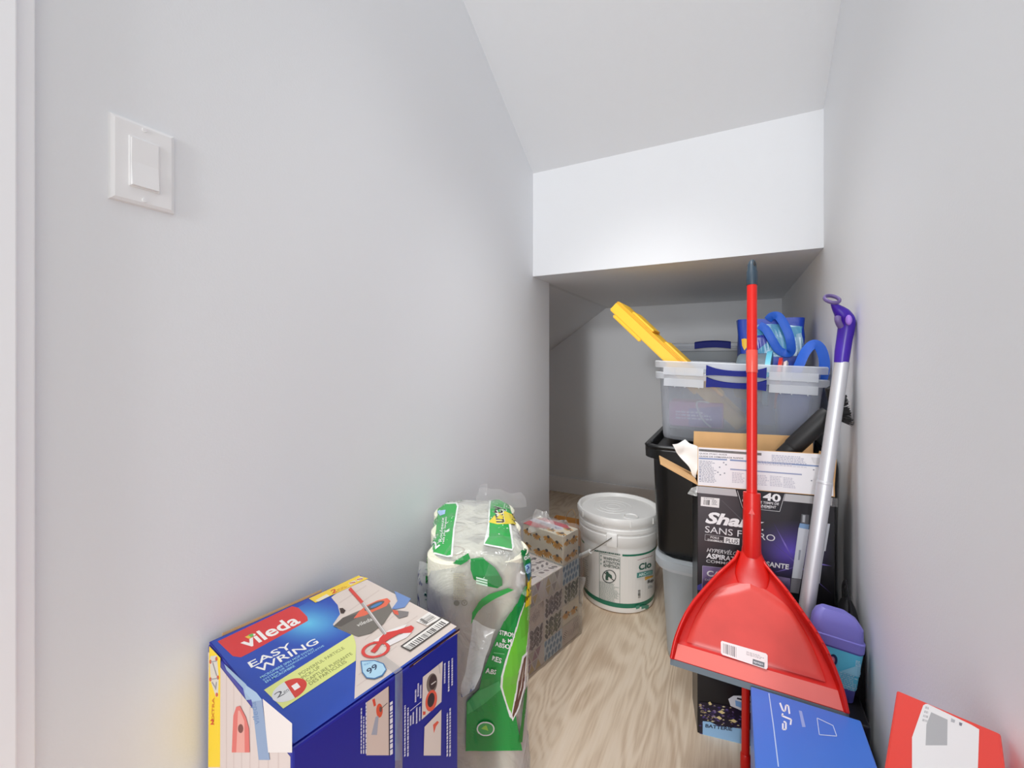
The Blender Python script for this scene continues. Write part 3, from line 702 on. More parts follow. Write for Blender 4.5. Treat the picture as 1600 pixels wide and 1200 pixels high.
# ================================================================== TISSUE BOX BUNDLE
phi = R(-15)
T0 = Vector((-.539, 1.103, 0)); dn = Vector((math.cos(phi), math.sin(phi), 0)); dd = Vector((-math.sin(phi), math.cos(phi), 0))
TX, TY, TZ = .172, .0955, .0650
def pat(a, kind, x0, x1, y0, y1, sd):
    r = random.Random(sd); w, hh = x1 - x0, y1 - y0
    P = lambda u, v: (x0 + u * w, y0 + v * hh)
    bgc = {'triangles': (214, 206, 198), 'lines': (220, 206, 192), 'foliage': (216, 206, 200), 'green': (220, 214, 200), 'blue': (206, 220, 226), 'yellow': (236, 226, 202)}[kind]
    a.poly([P(0, 0), P(1, 0), P(1, 1), P(0, 1)], bgc, 'uv')
    if kind == 'triangles':
        cols = [(186, 178, 160), (164, 156, 146), (196, 172, 120), (160, 124, 134), (178, 172, 168), (200, 194, 178)]
        for i in range(3):
            for j in range(2):
                for s in (0, 1):
                    p = [(i, j), (i + 1, j), (i + .5, j + 1)] if s == 0 else [(i + .5, j + 1), (i + 1.5, j + 1), (i + 1, j)]
                    cx_ = sum(q[0] for q in p) / 3; cy2 = sum(q[1] for q in p) / 3
                    p = [((cx_ + (q[0] - cx_) * .86 + (.5 if j else 0) - .35) / 3, (cy2 + (q[1] - cy2) * .86) / 2) for q in p]
                    if max(q[0] for q in p) < 1 and min(q[0] for q in p) > 0: a.poly([P(*q) for q in p], r.choice(cols), 'uv'); a.z -= 1
    elif kind == 'blue':
        for i in range(5):
            for j in range(3):
                cx_, cy2 = (i + .5 * (j % 2) + .42) / 5.35, (j + .5) / 3
                a.poly([P(cx_ - .078, cy2 - .02), P(cx_ - .02, cy2 - .165), P(cx_ + .055, cy2 - .07), P(cx_ + .078, cy2 + .04), P(cx_ + .015, cy2 + .165), P(cx_ - .055, cy2 + .08)], (110, 142, 168), 'uv'); a.z -= 1
    elif kind == 'lines':
        for i in range(7):
            cx_, cy2, ang0 = r.random() * .8 + .1, r.random() * .7 + .1, r.uniform(.6, 2.5)
            for j in range(5):
                o2 = j * .07 - .14
                p = (cx_ + o2 * math.sin(ang0), cy2 - o2 * math.cos(ang0) * 1.3); q = (p[0] + .2 * math.cos(ang0), p[1] + .32 * math.sin(ang0))
                cl = lambda z: min(.98, max(.02, z))
                a.line(P(cl(p[0]), cl(p[1])), P(cl(q[0]), cl(q[1])), .0012, (112, 92, 88), 'uv'); a.z -= 1
    elif kind in ('foliage', 'green'):
        cols = [(104, 92, 94), (128, 114, 116), (88, 76, 80)] if kind == 'foliage' else [(92, 96, 74), (70, 74, 58), (122, 124, 98), (60, 58, 50)]
        for i in range(3):
            sx_ = .2 + .27 * i + r.uniform(-.05, .05); a.line(P(sx_, .02), P(sx_ + .06, .95), .0013, cols[0], 'uv'); a.z -= 1
            for j in range(4):
                for sd2 in (-1, 1):
                    yy_ = .14 + .23 * j + (.08 if sd2 > 0 else 0); xx_ = sx_ + .06 * yy_ + sd2 * .085
                    c2 = P(min(.92, max(.08, xx_)), min(.84, max(.15, yy_)))
                    a.disc(c2, .0044 + r.uniform(0, .0016), .0098 + r.uniform(0, .002), r.choice(cols), 'uv', rot=-38 * sd2 + r.uniform(-12, 12), n=9); a.z -= 1
    elif kind == 'yellow':
        k = max(2, int(w / .036)); m = max(1, int(hh / .042))
        for i in range(k):
            for j in range(m):
                c2 = P((i + .5 + r.uniform(-.12, .12)) / k, (j + .55 + r.uniform(-.1, .1)) / m); s = r.uniform(.0135, .0175)
                for q in range(7):
                    an = R(200 + 140 * q / 6 + r.uniform(-5, 5)); a.disc((c2[0] + math.cos(an) * s * .7, c2[1] + math.sin(an) * s * .7), s * .75, s * .24, (226, 160, 40), 'uv', rot=math.degrees(an), n=8); a.z -= 1
                a.z += 1; a.disc((c2[0], c2[1] + .001), s * .36, s * .3, (40, 30, 26), 'uv', n=10)
                a.disc((c2[0] + s * 1.0, c2[1] - s * .9), .0022, .006, (70, 66, 50), 'uv', rot=25, n=8); a.z -= 2
    a.z += 2
cols3 = [['triangles', 'foliage', 'lines', 'triangles'], ['blue', 'green', 'foliage', 'triangles'], ['lines', 'yellow', 'green', 'blue']]
desc = {'triangles': 'grey triangle print', 'foliage': 'mauve leaf print', 'lines': 'fine line leaf print', 'blue': 'blue leaf lattice print', 'green': 'dark green leaf print', 'yellow': 'yellow daisy print'}
rowname = ['bottom', 'second from the floor', 'third from the floor', 'topmost']; colname = ['nearest', 'middle', 'farthest']
def tissue_box(center, sx_, sy_, sz, label, kinds, sd):
    t = thing('tissue_box', label, 'tissue box', center, (0, 0, phi), 'wrapped tissue boxes')
    link('carton', box((0, 0, sz / 2), (sx_, sy_, sz), .0012), M['tissue_card'], t, local=True)
    w = WM[t]; rot = w.to_3x3()
    a = Print(w @ Vector((sx_ / 2, 0, 0)), rot @ Vector((0, 1, 0)), (0, 0, 1)); pat(a, kinds[0], -sy_ / 2 + .001, sy_ / 2 - .001, .001, sz - .001, sd)
    b2 = Print(w @ Vector((0, -sy_ / 2, 0)), rot @ Vector((1, 0, 0)), (0, 0, 1)); pat(b2, kinds[1], -sx_ / 2 + .001, sx_ / 2 - .001, .001, sz - .001, sd + 50)
    c2 = Print(w @ Vector((0, 0, sz)), rot @ Vector((1, 0, 0)), rot @ Vector((0, 1, 0))); pat(c2, kinds[2], -sx_ / 2 + .001, sx_ / 2 - .001, -sy_ / 2 + .001, sy_ / 2 - .001, sd + 90)
    a.done('end_print', t, 'ink_matte'); b2.done('side_print', t, 'ink_matte')
    return t, c2
for k in range(3):
    for j in range(4):
        c_ = T0 + dd * (.0967 * (k + .5)) - dn * (TX / 2 + .001) + Vector((0, 0, .0015 + j * .0653))
        kd = cols3[k][j]
        t, c2 = tissue_box(c_, TX, TY, TZ, 'tissue box with %s, %s in the %s stack' % (desc[kd], rowname[j], colname[k]), (kd, 'yellow' if k == 2 else kd, 'foliage' if kd == 'triangles' else kd), 10 * k + j)
        c2.done('top_print', t, 'ink_matte')
c_ = T0 + dd * (.0967 * 2.5) - dn * (TX / 2 + .001) + Vector((0, 0, .2635))
t, c2 = tissue_box(c_, TX, .088, .095, 'cream tissue box with yellow daisies and a red logo on top, highest of all', ('yellow', 'yellow', 'yellow'), 77)
c2.poly([(-.085, -.046), (-.03, -.046), (.005, -.028), (.02, .0), (-.085, .0)], (206, 66, 74), 'uv'); c2.poly([(-.07, .016), (.03, .012), (.066, .026), (.04, .044), (-.06, .044)], (204, 40, 66), 'uv')
c2.poly([(-.085, -.012), (.045, -.012), (.052, .006), (.04, .018), (-.085, .018)], (222, 222, 232), 'uv')
c2.text('Scotties', (-.082, -.007), (.044, -.007), (-.082, .014), (46, 48, 110), 'uv', .03, .2); c2.text('Scotties', (-.0815, -.0065), (.0435, -.0065), (-.0815, .0135), (236, 236, 244), 'uv', -.004, .2)
c2.done('top_print', t, 'ink_matte')
# shrink film around the bundle: stepped wrap with wrinkles
tw = thing('shrink_wrap', 'loose clear plastic wrap over the patterned tissue boxes', 'plastic wrap', T0 + dd * .145 - dn * .087, (0, 0, phi))
g = .003; pf = [(-.145 - g, .0), (-.145 - g, .13), (-.145 - g, .266 + g), (-.05, .266 + g), (.045, .266 + g), (.046 - g, .30), (.046 - g, .360 + g), (.10, .360 + g), (.145 + g, .360 + g), (.150 + g, .2), (.150 + g, .0)]
pfd = []
for p, q in zip(pf[:-1], pf[1:]):
    k = max(1, int(math.dist(p, q) / .014))
    pfd += [(p[0] + (q[0] - p[0]) * j / k, p[1] + (q[1] - p[1]) * j / k) for j in range(k)]
pfd.append(pf[-1])
def wrapfn(u, v):
    i = min(len(pfd) - 1, int(u * (len(pfd) - 1) + .5)); y, z = pfd[i]; x = -.088 - g + v * (.176 + 2 * g)
    d = abs(noise.noise(Vector((x * 22, y * 22, z * 22)))) * .010 + abs(noise.noise(Vector((x * 60, y * 60, z * 50 + 3)))) * .004
    c0 = Vector((0, 0, .15)); nrm = Vector((0, y / .15, (z - .15) / .2)).normalized(); f = min(1, z / .04)
    return Vector((x, y, z)) + nrm * d * f
link('wrap_sheet', film_sheet(wrapfn, len(pfd) - 1, 16), M['wrap'], tw, local=True, smooth=80)
def wrapend(u, v):
    y = -.148 + v * .30; top = .272 if y < .045 else .368; z = u * top; x = .088 + .004
    return Vector((x + abs(noise.noise(Vector((y * 25, z * 12, 5)))) * .012 * min(1, z / .03 + .2) + abs(noise.noise(Vector((y * 60, z * 60, 1)))) * .003, y, z))
link('wrap_end', film_sheet(wrapend, 26, 24), M['wrap'], tw, local=True, smooth=80)
for cor, sd in (([onY(826, 832, 1.30), onY(866, 824, 1.33), onY(856, 800, 1.36), onY(834, 798, 1.34)], 3), ([onY(858, 826, 1.36), onY(898, 830, 1.40), onY(886, 814, 1.42), onY(862, 812, 1.40)], 4),
                ([onY(897, 960, 1.385), onY(910, 940, 1.40), onY(912, 905, 1.41), onY(900, 900, 1.39)], 5)):
    link('loose_end', film_sheet(crumple(bil(cor), .010, 34., sd), 14, 12), M['wrap_milky'], tw, smooth=80)

# ================================================================== WHITE PAIL
PC = Vector((-.405, 1.688, 0))
pail = thing('pail', 'white plastic pail with lid, wire handle and green printed label', 'bucket', PC)
body = link('pail_body', lathe([(.120, 0), (.134, .004), (.1365, .012), (.1475, .243), (.1480, .249), (.1530, .256), (.1535, .287), (.1505, .291), (.1500, .295), (.1545, .299), (.1548, .311), (.1515, .315), (.1512, .319), (.1550, .323), (.1550, .332), (.10, .334)], n=96), M['white_plastic'], pail, local=True, smooth=35)
b = lathe([(.1500, .330), (.1570, .328), (.1590, .333), (.1590, .350), (.1570, .3555), (.1500, .3560), (.1440, .3500), (.1410, .3440), (.05, .3450), (.0, .3450)], n=96)
lidp = link('lid', b, M['white_plastic'], pail, local=True, smooth=35)
b = B(); add_loft(b, [circ((.066, -.075, .343), .030, 32), circ((.066, -.075, .3485), .028, 32), circ((.066, -.075, .3485), .024, 32), circ((.066, -.075, .3455), .021, 32)])
link('lid_plug', b, M['white_plastic'], lidp, local=True, smooth=35)
b = B()
for i, rad_ in enumerate((.028, .052, .075)):
    add_loft(b, [circ((-.02, .0, .3446), rad_, 48), circ((-.02, .0, .3458), rad_ - .001, 48), circ((-.02, .0, .3446), rad_ - .003, 48)], False, False)
link('lid_rings', b, M['white_plastic'], lidp, local=True, smooth=35)
for i in range(10):
    an = R(36 * i + 12); b = box((.1592 * math.cos(an), .1592 * math.sin(an), .339), (.004, .003, .021), .0006, Matrix.Rotation(an, 3, 'Z')); link('lid_tab', b, M['white_plastic'], lidp, local=True)
view = math.atan2(-PC.y, -PC.x)     # direction to the camera
ea = view - R(8)
for s in (0, math.pi):
    b = box((.1545 * math.cos(ea + s), .1545 * math.sin(ea + s), .276), (.014, .040, .048), .004, Matrix.Rotation(ea + s, 3, 'Z')); link('handle_boss', b, M['white_plastic'], pail, local=True, smooth=40)
e0 = Vector((.164 * math.cos(ea), .164 * math.sin(ea), .288)); e1 = Vector((.164 * math.cos(ea + math.pi), .164 * math.sin(ea + math.pi), .288))
side = Vector((math.cos(ea - math.pi / 2), math.sin(ea - math.pi / 2), 0)); pts = []
for i in range(33):
    t_ = math.pi * i / 32; pts.append((e0 + e1) / 2 + (e0 - e1) / 2 * math.cos(t_) + (side * .172 + Vector((0, 0, -.150))) * math.sin(t_))
wh = link('wire_handle', tube([e0 * .97 + Vector((0, 0, .0085))] + pts + [e1 * .97 + Vector((0, 0, .0085))], .0019, 8), M['wire'], pail, local=True, smooth=40)
link('handle_grip', tube(pts[5:12], .0085, 14), M['white_plastic'], wh, local=True, smooth=40)
# label
def cone_r(z): return .1365 + (z - .012) * (.1475 - .1365) / .231 + .0005
def band(a, z0, z1, a0, a1, col, lift=0.):
    n = 64; k = len(a.vs)
    for i in range(n + 1):
        an = a0 + (a1 - a0) * i / n
        for z in (z0, z1):
            rr2 = cone_r(z) + lift; a.vs.append(PC + Vector((rr2 * math.cos(an), rr2 * math.sin(an), z))); a.cs.append((*lin(col(i / n) if callable(col) else col), 1))
    a.fs += [(k + 2 * i, k + 2 * i + 2, k + 2 * i + 3, k + 2 * i + 1) for i in range(n)]
a = Print(on=body, px=zoom(900, 860, 10.907))
GR = (36, 118, 92)
band(a, .026, .226, 0, 2 * math.pi, (232, 229, 224)); band(a, .024, .041, 0, 2 * math.pi, GR, .0004); band(a, .2185, .2255, view + R(6), view + R(100), GR, .0004); band(a, .2185, .2255, view - R(100), view - R(60), GR, .0004)
a.z = 6
a.words([(300, 14), (905, 120), (905, 86), (330, -12)], 1, (60, 96, 84), fill=.8, dens=24)
a.frame([(402, 820), (745, 912), (752, 120), (402, 40)], 5, (60, 100, 88))
for t, y in (('WARNING', 148), ('ATTENTION', 212), ('ADVERTENCIA', 272)):
    a.text(t, (468, y), (742, y + 45), (468, y - 50), (48, 70, 62), bold=.02)
for y in (90, 160, 225): a.poly([(424, y + 6), (440, y + 10), (440, y - 16), (424, y - 20)], (120, 150, 140)); a.z -= 1
a.ring((568, 440), 116, 114, 13, (52, 60, 56), rot=10); a.line((486, 370), (650, 512), 13, (52, 60, 56))
a.poly([(520, 395), (560, 380), (610, 420), (620, 460), (590, 470), (560, 440), (545, 470), (560, 500), (510, 500), (505, 440)], (60, 90, 78)); a.disc((535, 372), 22, 20, (60, 90, 78))
a.words([(410, 815), (740, 905), (742, 585), (410, 520)], 15, (170, 178, 172), dens=12)
a.text('Clo', (1062, 340), (1270, 282), (1062, 228), (38, 92, 78), bold=.03); a.poly([(1030, 378), (1290, 330), (1290, 400), (1030, 464)], (78, 142, 134)); a.text('ARC', (1058, 440), (1180, 412), (1058, 388), (226, 240, 236), bold=.02); a.text('HITEC', (1182, 412), (1285, 388), (1182, 366), (190, 214, 206))
a.poly([(1160, 450), (1300, 420), (1290, 450), (1200, 482), (1164, 506)], (206, 160, 70)); a.text('Sup', (1200, 570), (1305, 536), (1200, 502), (28, 36, 44), bold=.03, shear=.1)
a.words([(1210, 650), (1300, 620), (1300, 580), (1210, 606)], 3, (150, 160, 160), dens=5); a.bars([(1045, 800), (1045, 660), (1085, 655), (1085, 795)], 9, (90, 96, 94)); a.line((1040, 158), (1290, 80), 6, (160, 90, 110))
a.poly([(140, 60), (232, 0), (232, 80), (180, 95)], (40, 70, 44)); a.words([(150, 640), (240, 700), (240, 180), (140, 130)], 14, (196, 196, 188), dens=5)
for x in (1010, 1100, 1160): a.poly([(x, 990), (x + 60, 970), (x + 60, 915), (x, 930)], (74, 140, 120)); a.z -= 1
a.done('label', pail, 'ink_gloss')

# paper bag and black carton behind
kb = thing('paper_bag', 'small brown paper bag with twine handle behind the pail', 'paper bag', (-.622, 1.715, 0))
link('bag_body', loft([rr(0, 0, 0, .062, .038, .004, 2), rr(0, 0, .12, .064, .040, .004, 2), rr(0, -.004, .250, .066, .028, .004, 2), rr(0, -.004, .250, .0645, .0265, .003, 2), rr(0, 0, .01, .060, .036, .003, 2)]), M['kraft_dark'], kb, local=True)
hp = [onY(882, 826, 1.682), onY(884, 811, 1.682), onY(888, 800, 1.684), onY(894, 796, 1.684), onY(898, 801, 1.684), onY(900, 812, 1.682), onY(900, 826, 1.682)]
link('twine_handle', tube(spline(hp, 5), .0016, 8), M['core'], kb, smooth=50)
bc = thing('black_carton', 'small black carton between the tissue boxes and the pail', 'box', (-.572, 1.548, 0), (0, 0, R(-8)))
link('carton_body', box((0, 0, .105), (.088, .07, .21), .003), M['box_black'], bc, local=True)
a = Print(WM[bc] @ Vector((0, -.035, 0)), WM[bc].to_3x3() @ Vector((1, 0, 0)), (0, 0, 1)); a.words([(-.03, .15), (.04, .15), (.04, .19), (-.03, .19)], 3, (150, 152, 156), 'uv', dens=5); a.poly([(-.03, .10), (.04, .12), (.04, .135), (-.03, .115)], (70, 90, 110), 'uv'); a.done('carton_print', bc, 'ink_gloss')

# ================================================================== STORAGE TOTES
def tote(name, label, loc, w, d, hgt, m, rim_m, lip=.014, taper=.93, roty=0., lidm=None, handle=None, group='storage totes', rim_h=.022, ribs=True, rx=0.):
    t = thing(name, label, 'storage tote', loc, (rx, roty, 0), group)
    hw, hd = w / 2 - lip, d / 2 - lip; k = taper; th = .0022
    link('tub', loft([rr(0, 0, 0, hw * k - .012, hd * k - .012, .035), rr(0, 0, .004, hw * k - .003, hd * k - .003, .042), rr(0, 0, .014, hw * k, hd * k, .045), rr(0, 0, hgt - .002, hw, hd, .05),
                      rr(0, 0, hgt - .002, hw - th, hd - th, .05), rr(0, 0, .014, hw * k - th, hd * k - th, .044), rr(0, 0, .006, hw * k - .012, hd * k - .012, .035)]), m, t, local=True, smooth=40)
    b = B(); add_loft(b, [rr(0, 0, hgt - rim_h, hw + .001, hd + .001, .05), rr(0, 0, hgt - rim_h, hw + lip - .001, hd + lip - .001, .06), rr(0, 0, hgt - .003, hw + lip, hd + lip, .06), rr(0, 0, hgt, hw + lip - .003, hd + lip - .003, .058), rr(0, 0, hgt, hw + .001, hd + .001, .05)], False, False)
    link('rim', b, rim_m, t, local=True, smooth=40)
    if ribs:
        b = B()
        for x in (-.17, -.14, -.10, .115, .142, .18):
            if abs(x) < hw - .02: add_box(b, (x, -hd - lip * .5, hgt - .034), (.0025, lip, .026))
        b2 = None
        link('rim_ribs', b, rim_m, t, local=True)['kind'] = 'stuff'
        for x0, x1 in ((-hw + .022, -.086), (.086, hw - .022)):
            b = box(((x0 + x1) / 2, -hd - lip + .0015, hgt - .032), (x1 - x0, .0016, .024), .0005); link('rim_skirt', b, rim_m, t, local=True)
    if handle is not None:
        for s in (-1, 1):
            y = s * (hd + lip * .5)
            rings = []
            for i in range(17):
                x = -.079 + .158 * i / 16; e = abs(x) / .079; zz = hgt - .030 + .006 * e * e; hh = .008 + .008 * e ** 3; yy = y + s * .010
                rings.append([(x, yy - .011, zz - hh), (x, yy + .011, zz - hh), (x, yy + .011, zz + hh - .002), (x, yy + .007, zz + hh), (x, yy - .007, zz + hh), (x, yy - .011, zz + hh - .002)])
            link('handle', loft(rings), handle, t, local=True, smooth=30)
    if lidm is not None:
        link('lid', loft([rr(0, 0, hgt - .012, hw + lip + .004, hd + lip + .004, .06), rr(0, 0, hgt + .010, hw + lip + .004, hd + lip + .004, .06), rr(0, 0, hgt + .014, hw + lip - .004, hd + lip - .004, .055),
                          rr(0, 0, hgt + .014, hw - .004, hd - .004, .05), rr(0, 0, hgt + .002, hw - .012, hd - .012, .045), rr(0, 0, hgt - .002, hw - .012, hd - .012, .045), rr(0, 0, hgt - .002, hw + lip + .002, hd + lip + .002, .06)]), lidm, t, local=True, smooth=40)
    return t
TXc = .012
tote('clear_tote', 'frosted clear storage tote on the floor under the black tote', (TXc, 1.66, 0), .452, .62, .316, M['tote_frost'], M['tote_rim'], lidm=M['tote_frost'], ribs=False)
bt = tote('black_tote', 'black storage tote with wide flanged rim between two clear totes', (-.002, 1.655, .334), .490, .64, .330, M['black'], M['black'], lidm=None, ribs=False, lip=.022, rim_h=.03, taper=.95)
b = loft([rr(0, 0, .322, .241, .316, .05), rr(0, 0, .337, .245, .32, .05), rr(0, 0, .341, .241, .316, .046), rr(0, 0, .341, .228, .303, .04), rr(0, 0, .326, .218, .293, .036), rr(0, 0, .320, .218, .293, .036)])
link('lid', b, M['black'], bt, local=True, smooth=40)
for x in (-.2275, .2275):
    for y in (-.29, -.255): link('rim_slot', box((x, y, .3410), (.010, .020, .002), .0005), M['black_matte'], bt, local=True)
TIL = R(2.2); RY = -TIL
z0 = .667
tote('clear_tote', 'clear storage tote with blue handle resting directly on the black tote lid', (.0, 1.725, z0), .478, .60, .222, M['tote'], M['tote_rim'], handle=M['blue_handle'], roty=TIL)
tote('clear_tote', 'open clear tote with blue handle nested on top, holding bags and a yellow lid', (.0, 1.725, z0 + .036), .480, .604, .222, M['tote'], M['tote_rim'], handle=M['blue_handle'], roty=TIL)
# rear stack
rc = thing('brown_carton', 'plain brown carton hidden below the rear clear tote', 'box', (-.075, 2.36, 0))
link('carton_body', box((0, 0, .36), (.40, .50, .72), .003), M['kraft'], rc, local=True)
link('tape_strip', box((0, 0, .7202), (.05, .50, .0006)), M['tape'], rc, local=True)
ft = tote('clear_tote', 'clear lidded tote with a blue latch against the back wall', (-.078, 2.36, .7210), .462, .60, .275, M['tote_frost'], M['tote_rim'], lidm=M['tote'], ribs=False)
rings = []
for i in range(17):
    x = -.072 + .144 * i / 16; e = x / .072; zz = .284 - .006 * e * e
    rings.append([(x, -.318, zz - .017), (x, -.296, zz - .017), (x, -.290, zz + .006), (x, -.296, zz + .014), (x, -.312, zz + .014), (x, -.320, zz + .008)])
link('latch', loft(rings), M['blue_handle'], ft, local=True, smooth=40, label='dark blue latch handle')

# ------------------------------------------------------------------ contents of the open tote
FZ = z0 + .036 + .012
def inner(x): return FZ - .0384 * (x - TXc)      # inside floor height (the tote leans a little)
yl = thing('yellow_lid', 'yellow plastic tote lid leaning out of the clear tote', 'lid', (.02, 1.50, FZ + .004))
p0 = Vector((.020, 1.475, FZ + .010)); p1 = onY(956, 480, 1.475); ax = (p1 - p0); Lh = ax.length; ax.normalize(); nz = Vector((ax.z, 0, -ax.x))     # up-right side
def slab(a0, a1, n0, n1, y0, y1): 
    f = lambda s, q, y: p0 + ax * s + nz * q + Vector((0, y, 0))
    b = B(); v = [b.verts.new(f(s, q, y)) for s in (a0, a1) for q in (n0, n1) for y in (y0, y1)]
    for i in ((0, 1, 3, 2), (4, 6, 7, 5), (0, 4, 5, 1), (2, 3, 7, 6), (0, 2, 6, 4), (1, 5, 7, 3)): b.faces.new([v[j] for j in i])
    bmesh.ops.bevel(b, geom=list(b.edges), offset=.003, segments=2, affect='EDGES'); return b
link('lid_panel', slab(0, Lh, .018, .030, .0, .185), M['yellow'], yl)
link('lid_skirt', slab(.0, Lh, -.012, .028, .0, .012), M['yellow'], yl)
link('lid_skirt', slab(.0, Lh, -.012, .028, .173, .185), M['yellow'], yl)
link('lid_skirt', slab(Lh - .012, Lh, -.012, .028, .012, .173), M['yellow'], yl)
for s in (.155, .40): link('lid_clip', slab(Lh - s, Lh - s + .13, -.022, -.011, -.004, .010), M['yellow'], yl)
for s in (.06, .21, .36): link('lid_ridge', slab(Lh - s - .10, Lh - s, .030, .038, .02, .165), M['yellow'], yl)

cb = thing('pink_carton', 'pink and lilac carton lying inside the clear tote', 'box', (-.105, 1.53, inner(-.10)))
link('carton_body', box((0, 0, .040), (.16, .12, .08), .003), M['pink'], cb, local=True)
a = Print(WM[cb] @ Vector((0, -.06, 0)), (1, 0, 0), (0, 0, 1)); a.poly([(-.02, .004), (.076, .004), (.076, .07), (-.02, .06)], (150, 96, 190), 'uv'); a.words([(-.06, .02), (.05, .02), (.05, .05), (-.06, .05)], 3, (236, 226, 240), 'uv'); a.done('carton_print', cb, 'ink_gloss')

# blue shopping bag
gb = thing('shopping_bag', 'tall blue and teal reusable shopping bag standing in the clear tote', 'bag', (.115, 1.735, inner(.12)), (0, 0, 0), 'blue bags in the top tote')
def bagring(z, hx_, hy_, amp, sd):
    r = resample(rr(.115, 1.735, z, hx_, hy_, .01, 3), 72)
    for p in r:
        q = p * 16 + Vector((sd, 0, 0)); p += Vector((noise.noise(q), noise.noise(q + Vector((7, 0, 0))), noise.noise(q + Vector((0, 7, 0))) * .5)) * amp
    return r
zs = [(inner(.12) + .002, .078, .06, .001), (.75, .085, .065, .004), (.82, .088, .066, .006), (.89, .09, .066, .007), (.95, .094, .064, .008), (1.01, .097, .060, .008), (1.045, .098, .056, .007), (1.076, .100, .054, .006)]
out = [bagring(z, a1, a2, am, 1) for z, a1, a2, am in zs]
inn = [[p + (Vector((.115, 1.735, p.z)) - p).normalized() * .0015 for p in r] for r in out[::-1]]
bagbody = link('bag_body', loft(out + inn[:-1] + [[p + Vector((0, 0, .003)) for p in inn[-1]]]), M['bag_blue'], gb, smooth=60)
a = Print(on=bagbody, px=zoom(1140, 470, 8))
a.poly([(330, 300), (520, 290), (700, 300), (905, 320), (900, 400), (880, 500), (840, 690), (600, 700), (330, 690)], (84, 158, 196)); a.poly([(345, 380), (430, 360), (520, 480), (560, 600), (400, 640)], (60, 146, 186)); a.poly([(830, 420), (895, 400), (930, 560), (860, 690)], (150, 190, 214))
a.poly([(150, 480), (190, 470), (215, 480), (215, 580), (185, 620), (158, 560)], (246, 196, 40)); a.poly([(325, 440), (420, 425), (478, 480), (470, 520), (330, 630)], (18, 40, 160))
a.done('bag_print', gb, 'ink_film')
def ribbon(name, pts, w, parent, m, up, th=.0016, n=8):
    b = tube(spline(pts, n), 1, 8, (w / 2, th), up); return link(name, b, m, parent, smooth=60)
YF = 1.665
ribbon('handle', [onY(1200, 500, YF + .01), onY(1206, 494, YF), onY(1216, 494, YF - .012), onY(1226, 508, YF - .022), onY(1234, 528, YF - .026), onY(1236, 548, YF - .016), onY(1228, 552, YF - .006), onY(1216, 546, YF - .008), onY(1206, 530, YF - .012), onY(1196, 514, YF - .008), onY(1186, 508, YF - .002)], .026, gb, M['webbing'], (0, 1, 0))
g2 = thing('shopping_bag', 'folded blue bag with one upright handle loop, at right in the clear tote', 'bag', (.165, 1.53, inner(.165)), (0, 0, 0), 'blue bags in the top tote')
o2 = [resample(rr(.160, 1.53, z, a1, a2, .012, 3), 48) for z, a1, a2 in ((inner(.17) + .002, .038, .05), (.78, .042, .055), (.84, .043, .052), (.885, .040, .045))]
for r in o2[1:]:
    for p in r: p += Vector((noise.noise(p * 20), noise.noise(p * 20 + Vector((5, 0, 0))), 0)) * .004
link('bag_body', loft(o2), M['bag_blue'], g2, smooth=50)
YL = 1.50
ribbon('handle', [onY(1240, 594, 1.47), onY(1249, 570, 1.468), onY(1259, 549, 1.466), onY(1271, 538, 1.465), onY(1281, 543, 1.46), onY(1287, 558, 1.455), onY(1288, 576, 1.455), onY(1284, 594, 1.46)], .026, g2, M['webbing'], (.35, .9, 0))
# round containers lying on their sides
pcn = thing('food_container', 'grey translucent round container with cyan rim in the clear tote', 'container', (.075, 1.565, inner(.08)))
cc = Vector((.062, 1.555, .880)); axr = Vector((1, -.12, -.08)).normalized()
link('container_body', loft([circ(cc - axr * .050, .066, 40, axr), circ(cc - axr * .044, .072, 40, axr), circ(cc + axr * .036, .080, 40, axr), circ(cc + axr * .036, .076, 40, axr), circ(cc - axr * .040, .069, 40, axr)]), M['box_clear'], pcn, smooth=40)
link('container_rim', loft([circ(cc + axr * .030, .081, 48, axr), circ(cc + axr * .030, .086, 48, axr), circ(cc + axr * .044, .087, 48, axr), circ(cc + axr * .044, .078, 48, axr)]), M['cyan'], pcn, smooth=40, label='cyan lid rim')
rl = thing('round_lid', 'small red round plastic lid beside the cyan rimmed container', 'lid', (.12, 1.55, inner(.12)))
c3 = cc + axr * .062 + Vector((0, .006, -.012)); link('lid_disc', loft([circ(c3, .072, 40, axr), circ(c3, .080, 40, axr), circ(c3 + axr * .009, .080, 40, axr), circ(c3 + axr * .011, .070, 40, axr)]), M['scarlet'], rl, smooth=40)
c4 = c3 + axr * .013; link('lid_seal', loft([circ(c4, .068, 40, axr), circ(c4 + axr * .008, .073, 40, axr), circ(c4 + axr * .012, .066, 40, axr)]), M['paper'], rl, smooth=40, label='white sealing ring')
pcd = link('paper_card', sheet(lambda u, v: onY(1108 + 24 * u, 586 - 14 * v + (8 * u if v > .5 else 0) - 4 * math.sin(3.1 * u), 1.47 + .02 * abs(u - .5)), 8, 6, .0008), M['paper'])
tag(pcd, 'folded white card poking above the rim of the clear tote', 'paper card')
# cables lying in the tote
cbl = link('cable', tube(spline([(-.06, 1.462, inner(-.06) + .006), (-.085, 1.461, .75), (-.10, 1.462, .80), (-.05, 1.48, .79), (.02, 1.50, .72), (.05, 1.60, inner(.05) + .006)], 8), .0028, 8), M['white_plastic'], smooth=50)
tag(cbl, 'white cable coiled inside the clear tote wall', 'cable')

